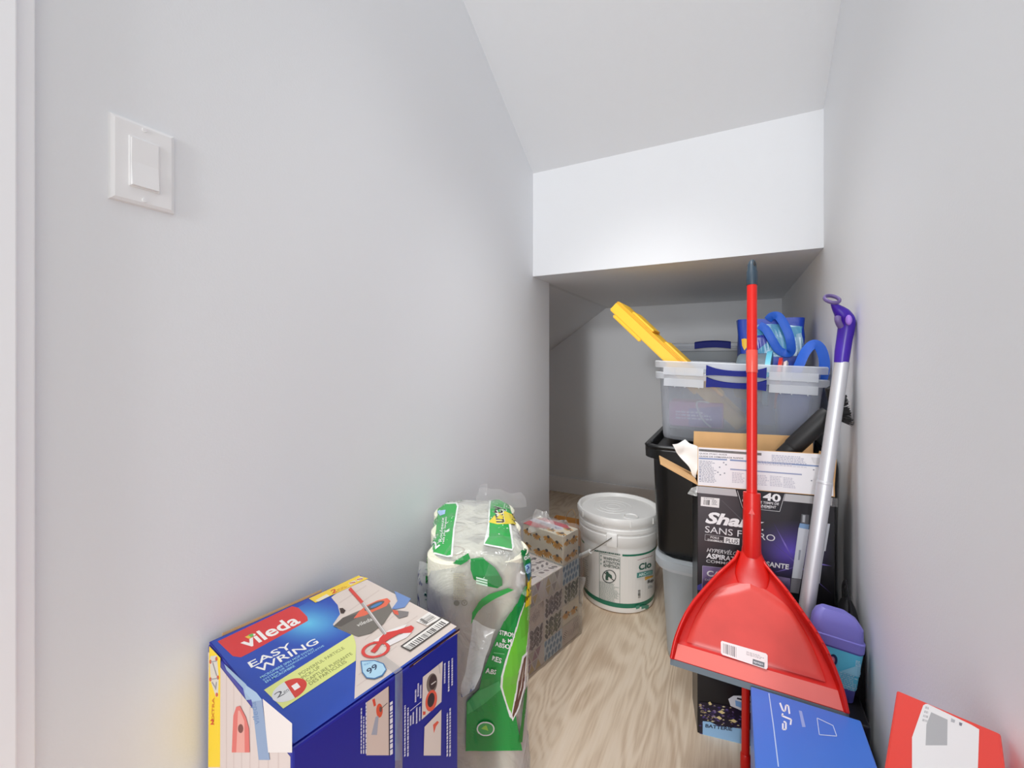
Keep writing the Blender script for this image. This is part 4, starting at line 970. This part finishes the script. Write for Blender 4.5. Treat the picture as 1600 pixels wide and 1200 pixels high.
# ================================================================== VACUUM CARTON
S0 = Vector((-.078, 1.155, 0)); sang = R(10.3); SW, SD, SH = .292, .112, .620
vb = thing('vacuum_carton', 'tall open black and purple vacuum cleaner carton with white instruction flap', 'box', S0 + Vector((math.cos(sang), math.sin(sang), 0)) * SW / 2 + Vector((-math.sin(sang), math.cos(sang), 0)) * SD / 2, (0, 0, sang))
t_ = .003
for nm, c_, s_ in (('front_panel', (0, -SD / 2 + t_ / 2, SH / 2), (SW, t_, SH)), ('back_panel', (0, SD / 2 - t_ / 2, SH / 2), (SW, t_, SH)), ('side_panel', (-SW / 2 + t_ / 2, 0, SH / 2), (t_, SD - 2 * t_, SH)), ('side_panel', (SW / 2 - t_ / 2, 0, SH / 2), (t_, SD - 2 * t_, SH)), ('bottom_panel', (0, 0, t_ / 2), (SW - 2 * t_, SD - 2 * t_, t_))):
    link(nm, box(c_, s_, .0008), M['box_black'], vb, local=True)
fl = [('top_flap', prism([(-SW / 2, -SD / 2, SH + .0005), (SW / 2, -SD / 2, SH + .0005), (SW / 2 - .002, -SD / 2, SH + .098), (-SW / 2 + .001, -SD / 2, SH + .098)], (0, .0025, 0)), 'kraft'),
      ('top_flap', prism([(-SW / 2, SD / 2 - .003, SH + .0005), (SW / 2 - .004, SD / 2 - .003, SH + .0005), (SW / 2 - .006, SD / 2 + .004, SH + .118), (-SW / 2 + .004, SD / 2 + .004, SH + .118)], (0, .0025, 0)), 'kraft'),
      ('top_flap', prism([(-SW / 2, -SD / 2 + .004, SH + .001), (-SW / 2, SD / 2 - .004, SH + .001), (-SW / 2 - .088, SD / 2 - .012, SH + .046), (-SW / 2 - .088, -SD / 2 + .006, SH + .046)], (.0008, 0, .0026)), 'kraft'),
      ('top_flap', prism([(SW / 2 - .003, -SD / 2 + .004, SH + .0005), (SW / 2 - .003, SD / 2 - .004, SH + .0005), (SW / 2 + .004, SD / 2 - .008, SH + .085), (SW / 2 + .004, -SD / 2 + .008, SH + .085)], (.0025, 0, 0)), 'kraft')]
for nm, b, m in fl: link(nm, b, M[m], vb, local=True, label='bare brown cardboard flap' if m == 'kraft' else None)
wv = WM[vb]; rv = wv.to_3x3()
a = Print(wv @ Vector((0, -SD / 2, 0)), rv @ Vector((1, 0, 0)), (0, 0, 1), px=zoom(1000, 640, 3.75))
def shade(p):
    u, z = p; g = max(0, min(1, (z - .18) / .40)); left = max(0, min(1, (.10 - u) / .22)); k = 22 + 60 * g * (.35 + .65 * left)
    return (k, k - 1, k + 2)
a.poly([(-SW / 2 + .001, .001), (SW / 2 - .001, .001), (SW / 2 - .001, SH - .001), (-SW / 2 + .001, SH - .001)], shade, 'uv', sub=.03)
def violet(p):
    d = math.hypot((p[0] - 880) / 260, (p[1] - 830) / 190); k = max(0, 1 - d) ** 1.2; return tuple(c0 + (c1 - c0) * k for c0, c1 in zip(shade(a.uv(p)), (104, 84, 196)))
a.poly([(700, 690), (800, 640), (1000, 660), (1128, 720), (1128, 1060), (1000, 1090), (860, 1040), (720, 930)], violet, sub=40)
for p, q, w_ in (((778, 655), (900, 884), 9), ((735, 742), (1126, 1082), 9), ((985, 893), (1128, 917), 8), ((960, 910), (770, 957), 7), ((900, 880), (1090, 760), 6)):
    v = Vector(q) - Vector(p); nn = Vector((-v.y, v.x)).normalized() * w_ / 2; mid_ = Vector(p) + v * .6
    a.poly([p, mid_ - nn, q, mid_ + nn], lambda c, m_=mid_, L_=v.length: tuple(x0 + (x1 - x0) * max(0, 1 - (Vector(c) - m_).length / L_ / .6) for x0, x1 in zip((54, 46, 84), (136, 120, 206))), sub=20)
a.poly([(475, 530), (482, 532), (604, 650), (596, 650)], (92, 92, 96))
a.poly([(336, 1030), (366, 1015), (366, 1060), (336, 1056)], (86, 84, 170))
a.poly([(330, 447), (1128, 517), (1124, 562), (330, 486)], (186, 185, 186))
a.poly([(558, 464), (853, 490), (822, 602), (592, 578)], (44, 44, 47)); a.path([(570, 474), (600, 574), (818, 597), (848, 494)], 3, (196, 196, 198))
a.text('40', (718, 530), (822, 543), (722, 484), (240, 240, 240), bold=.03); a.text("JUSQU'À", (600, 504), (706, 520), (602, 482), (200, 200, 202)); a.text('MINUTES DE TEMPS DE', (598, 538), (812, 560), (600, 524), (226, 226, 226), bold=.02); a.text('FONCTIONNEMENT', (604, 560), (796, 580), (606, 545), (226, 226, 226), bold=.02); a.words([(640, 574), (806, 590), (806, 582), (640, 566)], 1, (150, 150, 152))
a.poly([(357, 510), (466, 520), (463, 575), (355, 563)], (232, 230, 228)); a.bars([(372, 556), (412, 560), (414, 530), (374, 526)], 6, (50, 50, 52)); a.words([(420, 560), (454, 563), (456, 532), (422, 528)], 4, (140, 140, 142), dens=4); a.words([(372, 524), (455, 531), (456, 523), (373, 516)], 1, (160, 160, 160))
a.text('Shark', (380, 664), (716, 706), (396, 596), (240, 240, 240), bold=.04, shear=.15); a.disc((717, 704), 5, 5, (240, 240, 240))
a.text('SANS FILTRO', (380, 718), (790, 772), (382, 680), (226, 226, 228))
a.frame([(380, 764), (491, 778), (493, 744), (382, 730)], 2, (190, 190, 192)); a.text('POILS', (412, 752), (462, 759), (413, 740), (226, 226, 226), bold=.02); a.text("D'ANIMAUX", (396, 768), (484, 779), (397, 755), (226, 226, 226), bold=.02)
a.poly([(494, 744), (583, 755), (581, 792), (492, 780)], (230, 230, 230)); a.text('PLUS', (502, 778), (574, 787), (504, 753), (66, 66, 70), bold=.01)
a.text('HYPERVÉLOCITÉ', (390, 832), (640, 863), (394, 804), (220, 220, 222), bold=.004, shear=.2); a.text('ASPIRATION PUISSANTE', (387, 868), (870, 936), (390, 838), (240, 240, 242), bold=.03); a.text('COMMODITÉ SANS FIL', (387, 893), (760, 940), (389, 872), (220, 220, 222), bold=.004)
a.poly([(365, 914), (600, 938), (880, 988), (878, 1100), (600, 1070), (363, 1064)], lambda p: (132, 118, 158) if p[1] < 1000 else (84, 74, 110), sub=60); a.path([(363, 1066), (366, 914), (600, 938)], 2, (190, 184, 206))
a.text('CAPTEUR', (390, 974), (640, 1004), (392, 940), (244, 244, 246), bold=.03); a.text('DÉTECTE LA SALETÉ', (380, 1000), (620, 1030), (381, 986), (220, 216, 230)); a.text('AUTOMATIQUEMENT', (392, 1022), (620, 1048), (393, 1009), (220, 216, 230))
a.poly([(945, 610), (990, 616), (986, 670), (940, 662)], (96, 96, 100)); a.poly([(952, 616), (968, 618), (964, 660), (950, 658)], (170, 172, 176)); a.poly([(936, 664), (990, 672), (986, 706), (928, 692)], (126, 158, 196)); a.poly([(928, 690), (990, 702), (944, 992), (888, 984)], (204, 208, 216)); a.poly([(930, 820), (942, 822), (934, 880), (924, 880)], (150, 154, 166)); a.poly([(886, 986), (944, 994), (928, 1076), (878, 1068)], (130, 130, 136))
a.poly([(1076, 664), (1112, 668), (1086, 828), (1070, 826), (1072, 690)], (190, 194, 200)); a.poly([(1055, 690), (1076, 690), (1072, 790), (1052, 800)], (110, 150, 196)); a.poly([(1050, 800), (1078, 826), (1066, 900), (1052, 1016), (1010, 1010), (1030, 860)], (196, 200, 206)); a.poly([(1042, 880), (1062, 882), (1050, 1010), (1030, 1004)], (150, 146, 170))
r_ = random.Random(5); a.map = zoom(1070, 1020, 8.42)
a.poly([(195, 640), (330, 650), (560, 690), (1300, 800), (1300, 1500), (190, 1500)], (26, 20, 40))
for i in range(260):
    x, y = r_.uniform(200, 760), r_.uniform(640, 1200); w_ = r_.uniform(12, 26)
    if y < 660 + (x - 250) * .15: continue
    a.poly([(x - w_, y), (x, y - w_ * .45), (x + w_, y + 4), (x, y + w_ * .45)], r_.choice([(70, 56, 120), (96, 80, 140), (60, 46, 90), (180, 160, 120), (130, 110, 150), (44, 36, 80), (200, 190, 150)])); a.z -= 1
a.z += 1
for c_ in ((480, 775, 50), (640, 890, 50), (330, 660, 26), (450, 850, 40)): a.poly([(c_[0] - c_[2], c_[1] - 8), (c_[0], c_[1] - 26), (c_[0] + c_[2], c_[1] + 8), (c_[0] + 10, c_[1] + 24)], (214, 196, 140))
a.poly([(570, 600), (640, 556), (900, 560), (900, 790), (760, 760), (600, 690)], (204, 206, 214)); a.poly([(660, 616), (900, 690), (900, 780), (668, 690)], (120, 158, 206)); a.poly([(690, 580), (900, 640), (900, 660), (680, 600)], (40, 40, 52))
a.poly([(235, 890), (330, 900), (430, 950), (1300, 1060), (1300, 1300), (232, 1180)], (146, 188, 226)); a.text('BATTERIE', (268, 972), (620, 1020), (272, 926), (28, 40, 64), bold=.03)
a.done('front_print', vb, 'ink_gloss')
# print on the raised front flap
a = Print(wv @ Vector((0, -SD / 2, 0)), rv @ Vector((1, 0, 0)), (0, 0, 1), px=zoom(1090, 680, 7.619))
a.poly([(-SW / 2 + .001, SH + .002), (SW / 2 - .003, SH + .002), (SW / 2 - .004, SH + .097), (-SW / 2 + .002, SH + .097)], (234, 232, 234), 'uv')
a.poly([(15, 162), (760, 212), (760, 242), (15, 190)], (116, 114, 112)); a.words([(40, 186), (560, 216), (560, 200), (40, 172)], 1, (90, 88, 88), dens=18)
a.text('QUICK START GUIDE', (20, 226), (350, 244), (20, 208), (70, 70, 72), bold=.01); a.text('GUIDE DE DÉMARRAGE RAPIDE', (18, 258), (545, 284), (18, 236), (60, 60, 62), bold=.01)
a.poly([(15, 266), (350, 284), (350, 300), (15, 282)], (128, 148, 186)); a.poly([(385, 286), (1440, 360), (1440, 376), (385, 304)], (128, 148, 186)); a.poly([(388, 396), (1240, 460), (1240, 476), (388, 412)], (150, 158, 186))
a.words([(20, 560), (225, 576), (225, 312), (20, 300)], 15, (176, 176, 186), dens=7); a.words([(700, 350), (1300, 392), (1300, 345), (700, 300)], 4, (196, 194, 204), dens=18)
for i, (x, y) in enumerate(((410, 440), (700, 470), (860, 480), (1020, 500))): a.words([(x, y + 130), (x + 150, y + 140), (x + 150, y + 12), (x, y)], 7, (198, 196, 206), dens=6, seed=i)
for x, y in ((240, 440), (262, 380), (310, 326), (338, 350), (320, 452), (270, 470), (1380, 412), (1355, 540)): a.disc((x, y), 10, 8, (150, 150, 160)); a.z -= 1
a.z += 1
for y in (376, 408, 440, 486, 522): a.disc((28, y), 7, 7, (130, 140, 170)); a.z -= 1
a.words([(880, 330), (1340, 360), (1340, 262), (880, 232)], 5, (186, 186, 200), dens=14)
a.poly([(1350, 262), (1450, 268), (1446, 340), (1380, 336)], (216, 214, 216))
a.done('flap_print', vb, 'ink_matte')
# side tape and edge wear
link('tape_strip', box((SW / 2 - .02, -SD / 2 - .0012, SH - .012), (.05, .0006, .02)), M['tape'], vb, local=True)
pp = link('packing_paper', sheet(crumple(bil([onY(1088, 748, 1.215), onY(1094, 700, 1.225), onY(1070, 687, 1.225), onY(1050, 695, 1.215)]), .007, 36., 8), 16, 14, .0006), M['paper'], smooth=60)
tag(pp, 'crumpled white packing paper sticking out of the vacuum carton', 'packing paper')
ps = link('plastic_scrap', sheet(crumple(bil([onY(1089, 776, 1.140), onY(1090, 760, 1.142), onY(1080, 762, 1.142), onY(1075, 772, 1.138)]), .004, 60., 9), 8, 8, .0005), M['wrap_milky'], smooth=60)
tag(ps, 'little scrap of clear film at the left edge of the vacuum carton', 'plastic scrap')
# black wand with brush standing in the open carton
wd = thing('vacuum_wand', 'black vacuum wand with brush head leaning from the open carton to the wall', 'vacuum wand', (.06, 1.235, .62))
w0 = Vector((.028, 1.233, .600)); w1 = Vector((.202, 1.222, .812)); wx = (w1 - w0).normalized()
link('tube', tube([w0, w0.lerp(w1, .60)], .0195, 24, (1, .8), (0, 1, 0)), M['black_matte'], wd, smooth=40)
link('collar', tube([w0.lerp(w1, .58), w0.lerp(w1, .60), w0.lerp(w1, .96), w0.lerp(w1, 1.0)], [.020, .0215, .0215, .018], 24, (1, .8), (0, 1, 0)), M['black_matte'], wd, smooth=40)
bt0 = Vector((.212, 1.214, .832)); tdir = Vector((.22, .05, -1)).normalized(); 
bh = link('brush_head', tube([bt0 - tdir * .045, bt0 - tdir * .040, bt0 + tdir * .034, bt0 + tdir * .040], [.004, .013, .013, .004], 14, (1, .9), (0, 1, 0)), M['black_matte'], wd, smooth=40)
b = B(); r_ = random.Random(3)
for i in range(280):
    s = r_.uniform(-.050, .042); base = bt0 + tdir * s + Vector((.004, r_.uniform(-.010, .010), .002))
    tip = base + Vector((.016 + r_.uniform(-.002, .003), r_.uniform(-.006, .006), .010 + r_.uniform(-.004, .004))) + tdir * s * .38
    tip.x = min(tip.x, .2445); add_tube(b, [base, tip], [.0011, .0007], 4)
o = link('bristles', b, M['bristle'], bh); o['kind'] = 'stuff'

# ================================================================== RED DUSTPAN
DL = Vector((.035, .978, .283)); E1 = Vector((1, 0, 0)); E2 = Vector((0, .142, .189)).normalized(); EN = E1.cross(E2)
dp = thing('dustpan', 'red long handled dustpan standing in front of the vacuum carton', 'dustpan', DL)
wid = [(0, .154), (.02, .151), (.042, .146), (.066, .138), (.092, .127), (.12, .112), (.155, .088), (.185, .066), (.213, .044), (.232, .030), (.252, .0225)]
def wat(s):
    for (a0, b0), (a1, b1) in zip(wid[:-1], wid[1:]):
        if s <= a1: return b0 + (b1 - b0) * (s - a0) / (a1 - a0)
    return wid[-1][1]
ns, nu = 46, 40
def rim_height(s): return (.006 + .024 * min(1, s / .09)) * (1 if s < .19 else max(.25, 1 - (s - .19) / .08))
def pan(u, v):
    s = v * .252; w = wat(s); x = (u * 2 - 1)
    rimh = rim_height(s)                                      # side walls rise from the lip
    # cross-section: wall, foot, floor with a stepped inner panel
    ax_ = abs(x); e = w * ax_
    if ax_ > .90: lift = rimh * (ax_ - .90) / .10; e = w * (.955 + .045 * (ax_ - .90) / .10)
    else: lift = 0; e = w * .955 * ax_ / .90
    inn_ = max(0, min(1, (.80 - ax_) / .06)) * max(0, min(1, (s - .036) / .006)) * max(0, min(1, (.196 - s - .05 * ax_) / .02))
    lift += .0045 * inn_
    if s < .033: lift += .002
    neck = max(0, (s - .19) / .054); lift += .010 * neck * (1 - ax_ ** 2) if ax_ < .9 else 0
    return DL + E1 * (math.copysign(e, x)) + E2 * s + EN * lift
b = sheet(pan, nu * 2, ns, -.0028)
link('pan', b, M['red'], dp, smooth=50)
# rolled rim along both sides
for sgn in (-1, 1):
    pts = []
    for i in range(26):
        s = .002 + .248 * i / 25; pts.append(DL + E1 * (sgn * (wat(s) - .001)) + E2 * s + EN * rim_height(s))
    sr = link('side_rim', tube(pts, .0034, 8), M['red'], dp, smooth=50)
    b = B()
    for i in range(1, 8):
        s = .07 + .016 * i; q = DL + E1 * (sgn * (wat(s) - .0005)) + E2 * s + EN * .0335; add_box(b, q, (.003, .002, .006), 0, Matrix((E1, E2, EN)).transposed())
    if sgn > 0: link('comb_teeth', b, M['red'], sr)['kind'] = 'stuff'
link('rubber_lip', sheet(lambda u, v: DL + E1 * (.155 * (2 * u - 1)) + E2 * (.001 - .011 * v) + EN * (.001 - .003 * v), 20, 3, -.003), M['rubber'], dp, label='grey rubber lip')
link('lip_strip', sheet(lambda u, v: DL + E1 * (.147 * (2 * u - 1) * (1 - .035 * v)) + E2 * (.002 + .030 * v) + EN * .0036, 20, 4, -.0012), mat('pale_red_plastic', (236, 118, 108), .3), dp)
nk = DL + E1 * .004 + E2 * .236 + EN * .012
h1 = onY(1175, 440, 1.203); h0 = nk; hd_ = (h1 - h0).normalized()
def hp_(y): # point of the handle line at a photo height
    best = min((i / 400 for i in range(401)), key=lambda t: abs(HORIZON - FPX * (h0.lerp(h1, t).z - EYE.z) / (-SY * h0.lerp(h1, t).x + CY * h0.lerp(h1, t).y) - y)); return h0.lerp(h1, best)
sock = link('socket', tube([h0 + E2 * .012, hp_(850), hp_(800), hp_(770), hp_(769)], [.0196, .0190, .0184, .0180, .0140], 28), M['red'], dp, smooth=35)
fr = []
for sv, wx_, wn, off in ((.170, .020, .0006, -.003), (.188, .030, .0030, .001), (.202, .034, .006, .004), (.214, .033, .0095, .007), (.227, .029, .013, .0092), (.239, .025, .0160, .0105), (.252, .0208, .0188, .012), (.262, .0197, .0196, .0123)):
    c_ = DL + E1 * .004 + E2 * sv + EN * off
    fr.append([c_ + E1 * (wx_ * math.cos(2 * math.pi * k_ / 28)) + EN * (wn * math.sin(2 * math.pi * k_ / 28)) for k_ in range(28)])
link('neck', loft(fr), M['red'], dp, smooth=60)
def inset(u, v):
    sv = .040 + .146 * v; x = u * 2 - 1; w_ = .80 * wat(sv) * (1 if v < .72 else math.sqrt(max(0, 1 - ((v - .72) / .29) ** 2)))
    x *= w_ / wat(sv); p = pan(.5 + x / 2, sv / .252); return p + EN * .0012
link('pan_inset', sheet(inset, 40, 30, -.0006), M['red_haze'], dp, smooth=50, label='inner panel with reflected haze in its colour')
link('handle', tube([hp_(772), hp_(582)], .0112, 24), M['red'], dp, smooth=40)
link('handle_joint', tube([hp_(582), hp_(581), hp_(549), hp_(548)], [.0121, .0124, .0124, .0121], 24), mat('translucent_red', (228, 84, 70), .3, trans=.3), dp, smooth=30)
link('handle', tube([hp_(548), hp_(445)], .0112, 24), M['red'], dp, smooth=40)
tp = hp_(446); gt = link('grip_tip', tube([tp, tp + hd_ * .002, tp + hd_ * .034, tp + hd_ * .040, tp + hd_ * .052, tp + hd_ * .062, tp + hd_ * .066], [.0118, .0126, .0122, .0105, .0100, .0070, .003], 20), M['slate'], dp, smooth=40, label='dark slate end cap')
hole = tp + hd_ * .052 + Vector((.004, -.0062, 0)); link('hang_hole', tube([hole - hd_ * .008, hole, hole + hd_ * .008], [.002, .0045, .002], 10), M['black_matte'], gt, smooth=50)
bq = hp_(797); fwd = (EYE - bq); fwd = (fwd - fwd.dot(hd_) * hd_).normalized(); sd_ = hd_.cross(fwd)
link('catch_button', prism([bq + fwd * .0175 + sd_ * .0062 - hd_ * .006, bq + fwd * .0175 - sd_ * .0062 - hd_ * .006, bq + fwd * .0175 + hd_ * .009], fwd * .0035), M['red'], sock)
# sticker
a = Print(DL + EN * .0068, E1, E2, px=zoom(1020, 880, 4.444))
a.poly([(480, 539), (786, 627), (797, 640), (797, 728), (788, 737), (484, 636), (474, 624), (472, 548)], (240, 224, 222)); a.bars([(488, 622), (582, 656), (582, 584), (488, 556)], 12, (120, 112, 114)); a.words([(650, 640), (780, 680), (780, 650), (650, 612)], 3, (176, 166, 166), dens=8)
a.poly([(694, 664), (776, 690), (774, 726), (692, 700)], (116, 116, 120)); a.text('vileda', (768, 700), (700, 680), (766, 712), (220, 220, 222), bold=.02)
a.done('sticker', dp, 'ink_gloss')

# red pole standing behind the pan
rp = thing('mop_pole', 'thin red pole standing on the floor behind the dustpan', 'pole', (.026, 1.095, 0))
link('pole', tube([(.026, 1.095, .03), (.028, 1.108, .33), (.028, 1.110, .36)], [.0085, .0085, .005], 20), M['red'], rp, smooth=40)
link('foot_cap', tube([(.026, 1.0948, 0), (.026, 1.095, .004), (.026, 1.095, .04), (.026, 1.095, .044)], [.008, .0105, .0105, .0088], 20), M['red'], rp, smooth=40)

# ================================================================== SPRAY MOP WITH PURPLE GRIP
sm = thing('spray_mop', 'silver mop pole with a purple grip leaning on the right wall', 'mop', (.093, 1.064, 0))
m0 = Vector((.093, 1.064, .035)); m1 = EYE + ray(1315.5, 566) * .955
link('pole', tube([m0.lerp(m1, .02), m0.lerp(m1, .70)], .0150, 24), M['alu'], sm, smooth=40)
link('pole', tube([m0.lerp(m1, .70), m0.lerp(m1, 1.0)], .0142, 24), M['alu'], sm, smooth=40)
link('pole_joint', tube([m0.lerp(m1, .697), m0.lerp(m1, .699), m0.lerp(m1, .703), m0.lerp(m1, .705)], [.0148, .0155, .0155, .0148], 24), M['alu'], sm, smooth=40)
gp = [(1314.5, 567, .955), (1316.5, 550, .955), (1319.5, 530, .955), (1322.5, 512, .953), (1322, 500, .951), (1315.5, 490, .949), (1308, 482, .948), (1303, 476.5, .946), (1301.5, 473.5, .945)]
gr = [.0136, .0148, .0150, .0160, .0168, .0150, .0098, .0058, .0040]
gpts = [EYE + ray(x, y) * t for x, y, t in gp]
for p in gpts: p.x = min(p.x, .228)
# interpolate radii with the spline
gs = spline(gpts, 5); rs = []
for i in range(len(gr) - 1):
    for j in range(5): rs.append(gr[i] + (gr[i + 1] - gr[i]) * j / 5)
rs.append(gr[-1])
grp = link('grip', tube(gs, rs, 24), M['purple'], sm, smooth=50, label='purple moulded grip')
rc_ = EYE + ray(1300, 467.5) * .945
ringax = Vector((.25, -.60, .75)).normalized(); b = B(); uu = ringax.orthogonal().normalized(); vv = ringax.cross(uu); rings = []
for i in range(32):
    an = 2 * math.pi * i / 32; dr = uu * math.cos(an) + vv * math.sin(an); rings.append([rc_ + dr * (.0145 + .0032 * math.cos(R(45 * j))) + ringax * (.0045 * math.sin(R(45 * j))) for j in range(8)])
rings.append(rings[0]); add_loft(b, rings, False, False); bmesh.ops.remove_doubles(b, verts=b.verts, dist=1e-5)
link('hang_ring', b, M['mauve'], grp, smooth=60, label='mauve hanging ring')
bp_ = EYE + ray(1326, 500) * .932
nrm = (EYE - bp_).normalized(); u_ = nrm.cross(Vector((0, 0, 1))).normalized(); v_ = u_.cross(nrm)
b = B(); add_loft(b, [[bp_ + u_ * (.0062 * k * math.cos(R(15 * i))) + v_ * (.0115 * k * math.sin(R(15 * i))) + nrm * q for i in range(24)] for k, q in ((1, -.006), (1, .0005), (.8, .0025), (.4, .0035))])
link('spray_button', b, M['lilac'], grp, smooth=50, label='lilac spray button')
trg = [EYE + ray(x, y) * t for x, y, t in ((1309, 494, .935), (1309, 500, .933), (1311, 506, .935), (1314, 511, .938))]
link('trigger', tube(spline(trg, 4), [.004] + [.0062] * 11 + [.003], 12), M['mauve'], grp, smooth=50)
link('mop_head', box((.094, 1.045, .016), (.088, .07, .028), .008, Matrix.Rotation(R(-4), 3, 'Z')), M['purple'], sm, smooth=40)
link('swivel', tube([(.09, 1.060, .025), (.0935, 1.064, .06)], .013, 16), M['purple'], sm, smooth=40)

# ================================================================== BLUE CONSOLE CARTON, VIOLET BOTTLE, BLACK BAG, RED CARTON
bx0, bx1, by0, by1, bz = .032, .206, .66, .9695, .2845
cb2 = thing('console_carton', 'sky blue game console carton on the floor in front of the dustpan lip', 'box', ((bx0 + bx1) / 2, (by0 + by1) / 2, 0))
link('carton_body', span(bx0, bx1, by0, by1, 0, bz, .0025), M['box_blue'], cb2)
a = Print(((bx0 + bx1) / 2, (by0 + by1) / 2, bz), (0, 1, 0), (-1, 0, 0), px=zoom(1070, 1020, 8.42))
a.poly([(1100, 535), (1112, 535), (1172, 950), (1240, 1500), (1224, 1500), (1158, 950)], (186, 208, 240))
xs = lambda v: v
U0 = a.uv((1380, 800))
for seg in ([(1252, 660), (1290, 760), (1320, 770), (1330, 690), (1362, 700), (1378, 805)], [(1290, 800), (1278, 830), (1400, 880), (1390, 950)], [(1300, 905), (1330, 920), (1330, 1010), (1290, 1010), (1290, 930)]):
    a.path(seg, 22, (240, 244, 252))
a.poly([(1500, 760), (1540, 770), (1590, 980), (1545, 980)], (150, 172, 226)); a.frame([(1740, 860), (1950, 960), (2000, 1100), (1770, 1080)], 10, (196, 214, 244))
a.done('top_print', cb2, 'ink_gloss')

vt = thing('refill_bottle', 'violet cleaner bottle with cyan label, squeezed between dustpan and right wall', 'bottle', (.1745, 1.0725, .2515), (0, R(6), R(2)))
b = loft([rr(0, 0, 0, .036, .013, .010), rr(0, 0, .004, .040, .0165, .012), rr(0, 0, .028, .041, .0170, .012), rr(0, 0, .030, .042, .0172, .012), rr(0, 0, .104, .045, .0176, .012), rr(0, 0, .112, .045, .0176, .012)])
bb = link('bottle_body', b, M['violet_dark'], vt, local=True, smooth=40)
link('cap', loft([rr(0, 0, .108, .0465, .0192, .012), rr(0, 0, .126, .0465, .0192, .012), rr(0, 0, .128, .0435, .0178, .012), rr(-.001, 0, .152, .0420, .0172, .012), rr(-.004, .001, .166, .034, .0140, .010), rr(-.008, .002, .174, .022, .0090, .008)]), M['violet'], vt, local=True, smooth=30, label='translucent violet cap')
b = loft([rr(0, 0, .031, .0423, .0175, .012), rr(0, 0, .104, .0453, .0179, .012), rr(0, 0, .104, .0451, .0177, .012), rr(0, 0, .031, .0421, .0173, .012)], False, False)
lb = link('label_sleeve', b, mat('cyan_label', (96, 204, 230), .35), vt, local=True, smooth=40, label='cyan wrap label')
a = Print(on=lb, px=zoom(1240, 900, 5))
a.disc((308, 655), 34, 46, (36, 48, 84)); a.disc((302, 655), 20, 28, (214, 130, 150)); a.disc((300, 652), 8, 11, (240, 240, 246))
a.poly([(380, 735), (520, 690), (515, 790), (360, 740)], (150, 214, 234)); a.words([(350, 838), (508, 900), (512, 790), (356, 742)], 7, (176, 224, 238), dens=7); a.words([(390, 910), (480, 960), (500, 895), (380, 838)], 6, (176, 224, 238), dens=6)
a.words([(480, 700), (520, 712), (524, 665), (484, 655)], 4, (200, 234, 244), dens=3)
for x in (412, 456): a.disc((x, 950), 15, 18, (226, 236, 240)); a.text('M', (x - 7, 958), (x + 7, 961), (x - 7, 942), (60, 90, 120))
a.done('label_print', vt, 'ink_gloss')

ub = thing('black_carton', 'low black carton under the violet bottle by the right wall', 'box', (.190, 1.050, 0))
link('carton_body', box((0, 0, .1255), (.078, .084, .249), .003), M['box_black'], ub, local=True)
a = Print((.151, 1.050, 0), (0, -1, 0), (0, 0, 1)); a.poly([(-.041, .05), (.041, .05), (.041, .06), (-.041, .06)], (70, 70, 76), 'uv'); a.done('carton_stripe', ub, 'ink_gloss')
nb = thing('nylon_bag', 'slim black nylon bag on the floor in the gap by the right wall', 'bag', (.2232, 1.150, 0))
rg = []
for z, hy_, hx_ in ((0, .04, .016), (.01, .05, .0195), (.15, .052, .0205), (.28, .050, .0195), (.36, .05, .018), (.405, .026, .010), (.415, .008, .004)):
    ring = rr(0, -.004 + z * .02, z, hx_, hy_, .014, 4)
    for p in ring: p.y += noise.noise(p * 20) * .004 * min(1, z * 20); 
    rg.append(ring)
link('bag_body', loft(rg), M['nylon'], nb, local=True, smooth=50)
link('carry_strap', tube(spline([(-.004, -.03, .39), (-.006, -.035, .43), (-.004, 0, .452), (-.004, .03, .43), (-.004, .03, .40)], 5), .006, 8, (1, .35), (1, 0, 0)), M['nylon'], nb, local=True, smooth=50)

k0 = Vector((.167, .633)); kr = R(-18.5); kx = Vector((math.cos(kr), math.sin(kr))); ky = Vector((math.sin(kr), -math.cos(kr)))  # right and towards the camera
KW, KD, KZ = .078, .27, .56
kc = k0 + kx * KW / 2 + ky * KD / 2
kb2 = thing('red_carton', 'tall narrow red carton with white label by the right wall, at lower right', 'box', (kc.x, kc.y, 0), (0, 0, kr))
link('carton_body', box((0, 0, KZ / 2), (KW, KD, KZ), .002), M['box_red'], kb2, local=True)
a = Print(WM[kb2] @ Vector((0, 0, KZ)), WM[kb2].to_3x3() @ Vector((1, 0, 0)), WM[kb2].to_3x3() @ Vector((0, 1, 0)), px=zoom(1360, 1040, 8))
a.poly([(660, 500), (690, 482), (720, 484), (1260, 742), (1360, 800), (1340, 1400), (520, 1400), (520, 900)], (232, 230, 230)); a.poly([(760, 585), (965, 680), (960, 1000), (690, 1000), (700, 740)], (176, 176, 178)); a.words([(640, 720), (720, 740), (745, 530), (690, 510)], 4, (190, 188, 190), dens=3); a.poly([(1010, 660), (1060, 685), (1050, 720), (1005, 705)], (180, 180, 184)); a.poly([(1110, 710), (1150, 725), (1140, 760), (1110, 750)], (130, 130, 140))
a.done('label', kb2, 'ink_matte')

print('objects', len(bpy.data.objects), 'tris', sum(len(p.vertices) - 2 for m in bpy.data.meshes for p in m.polygons))
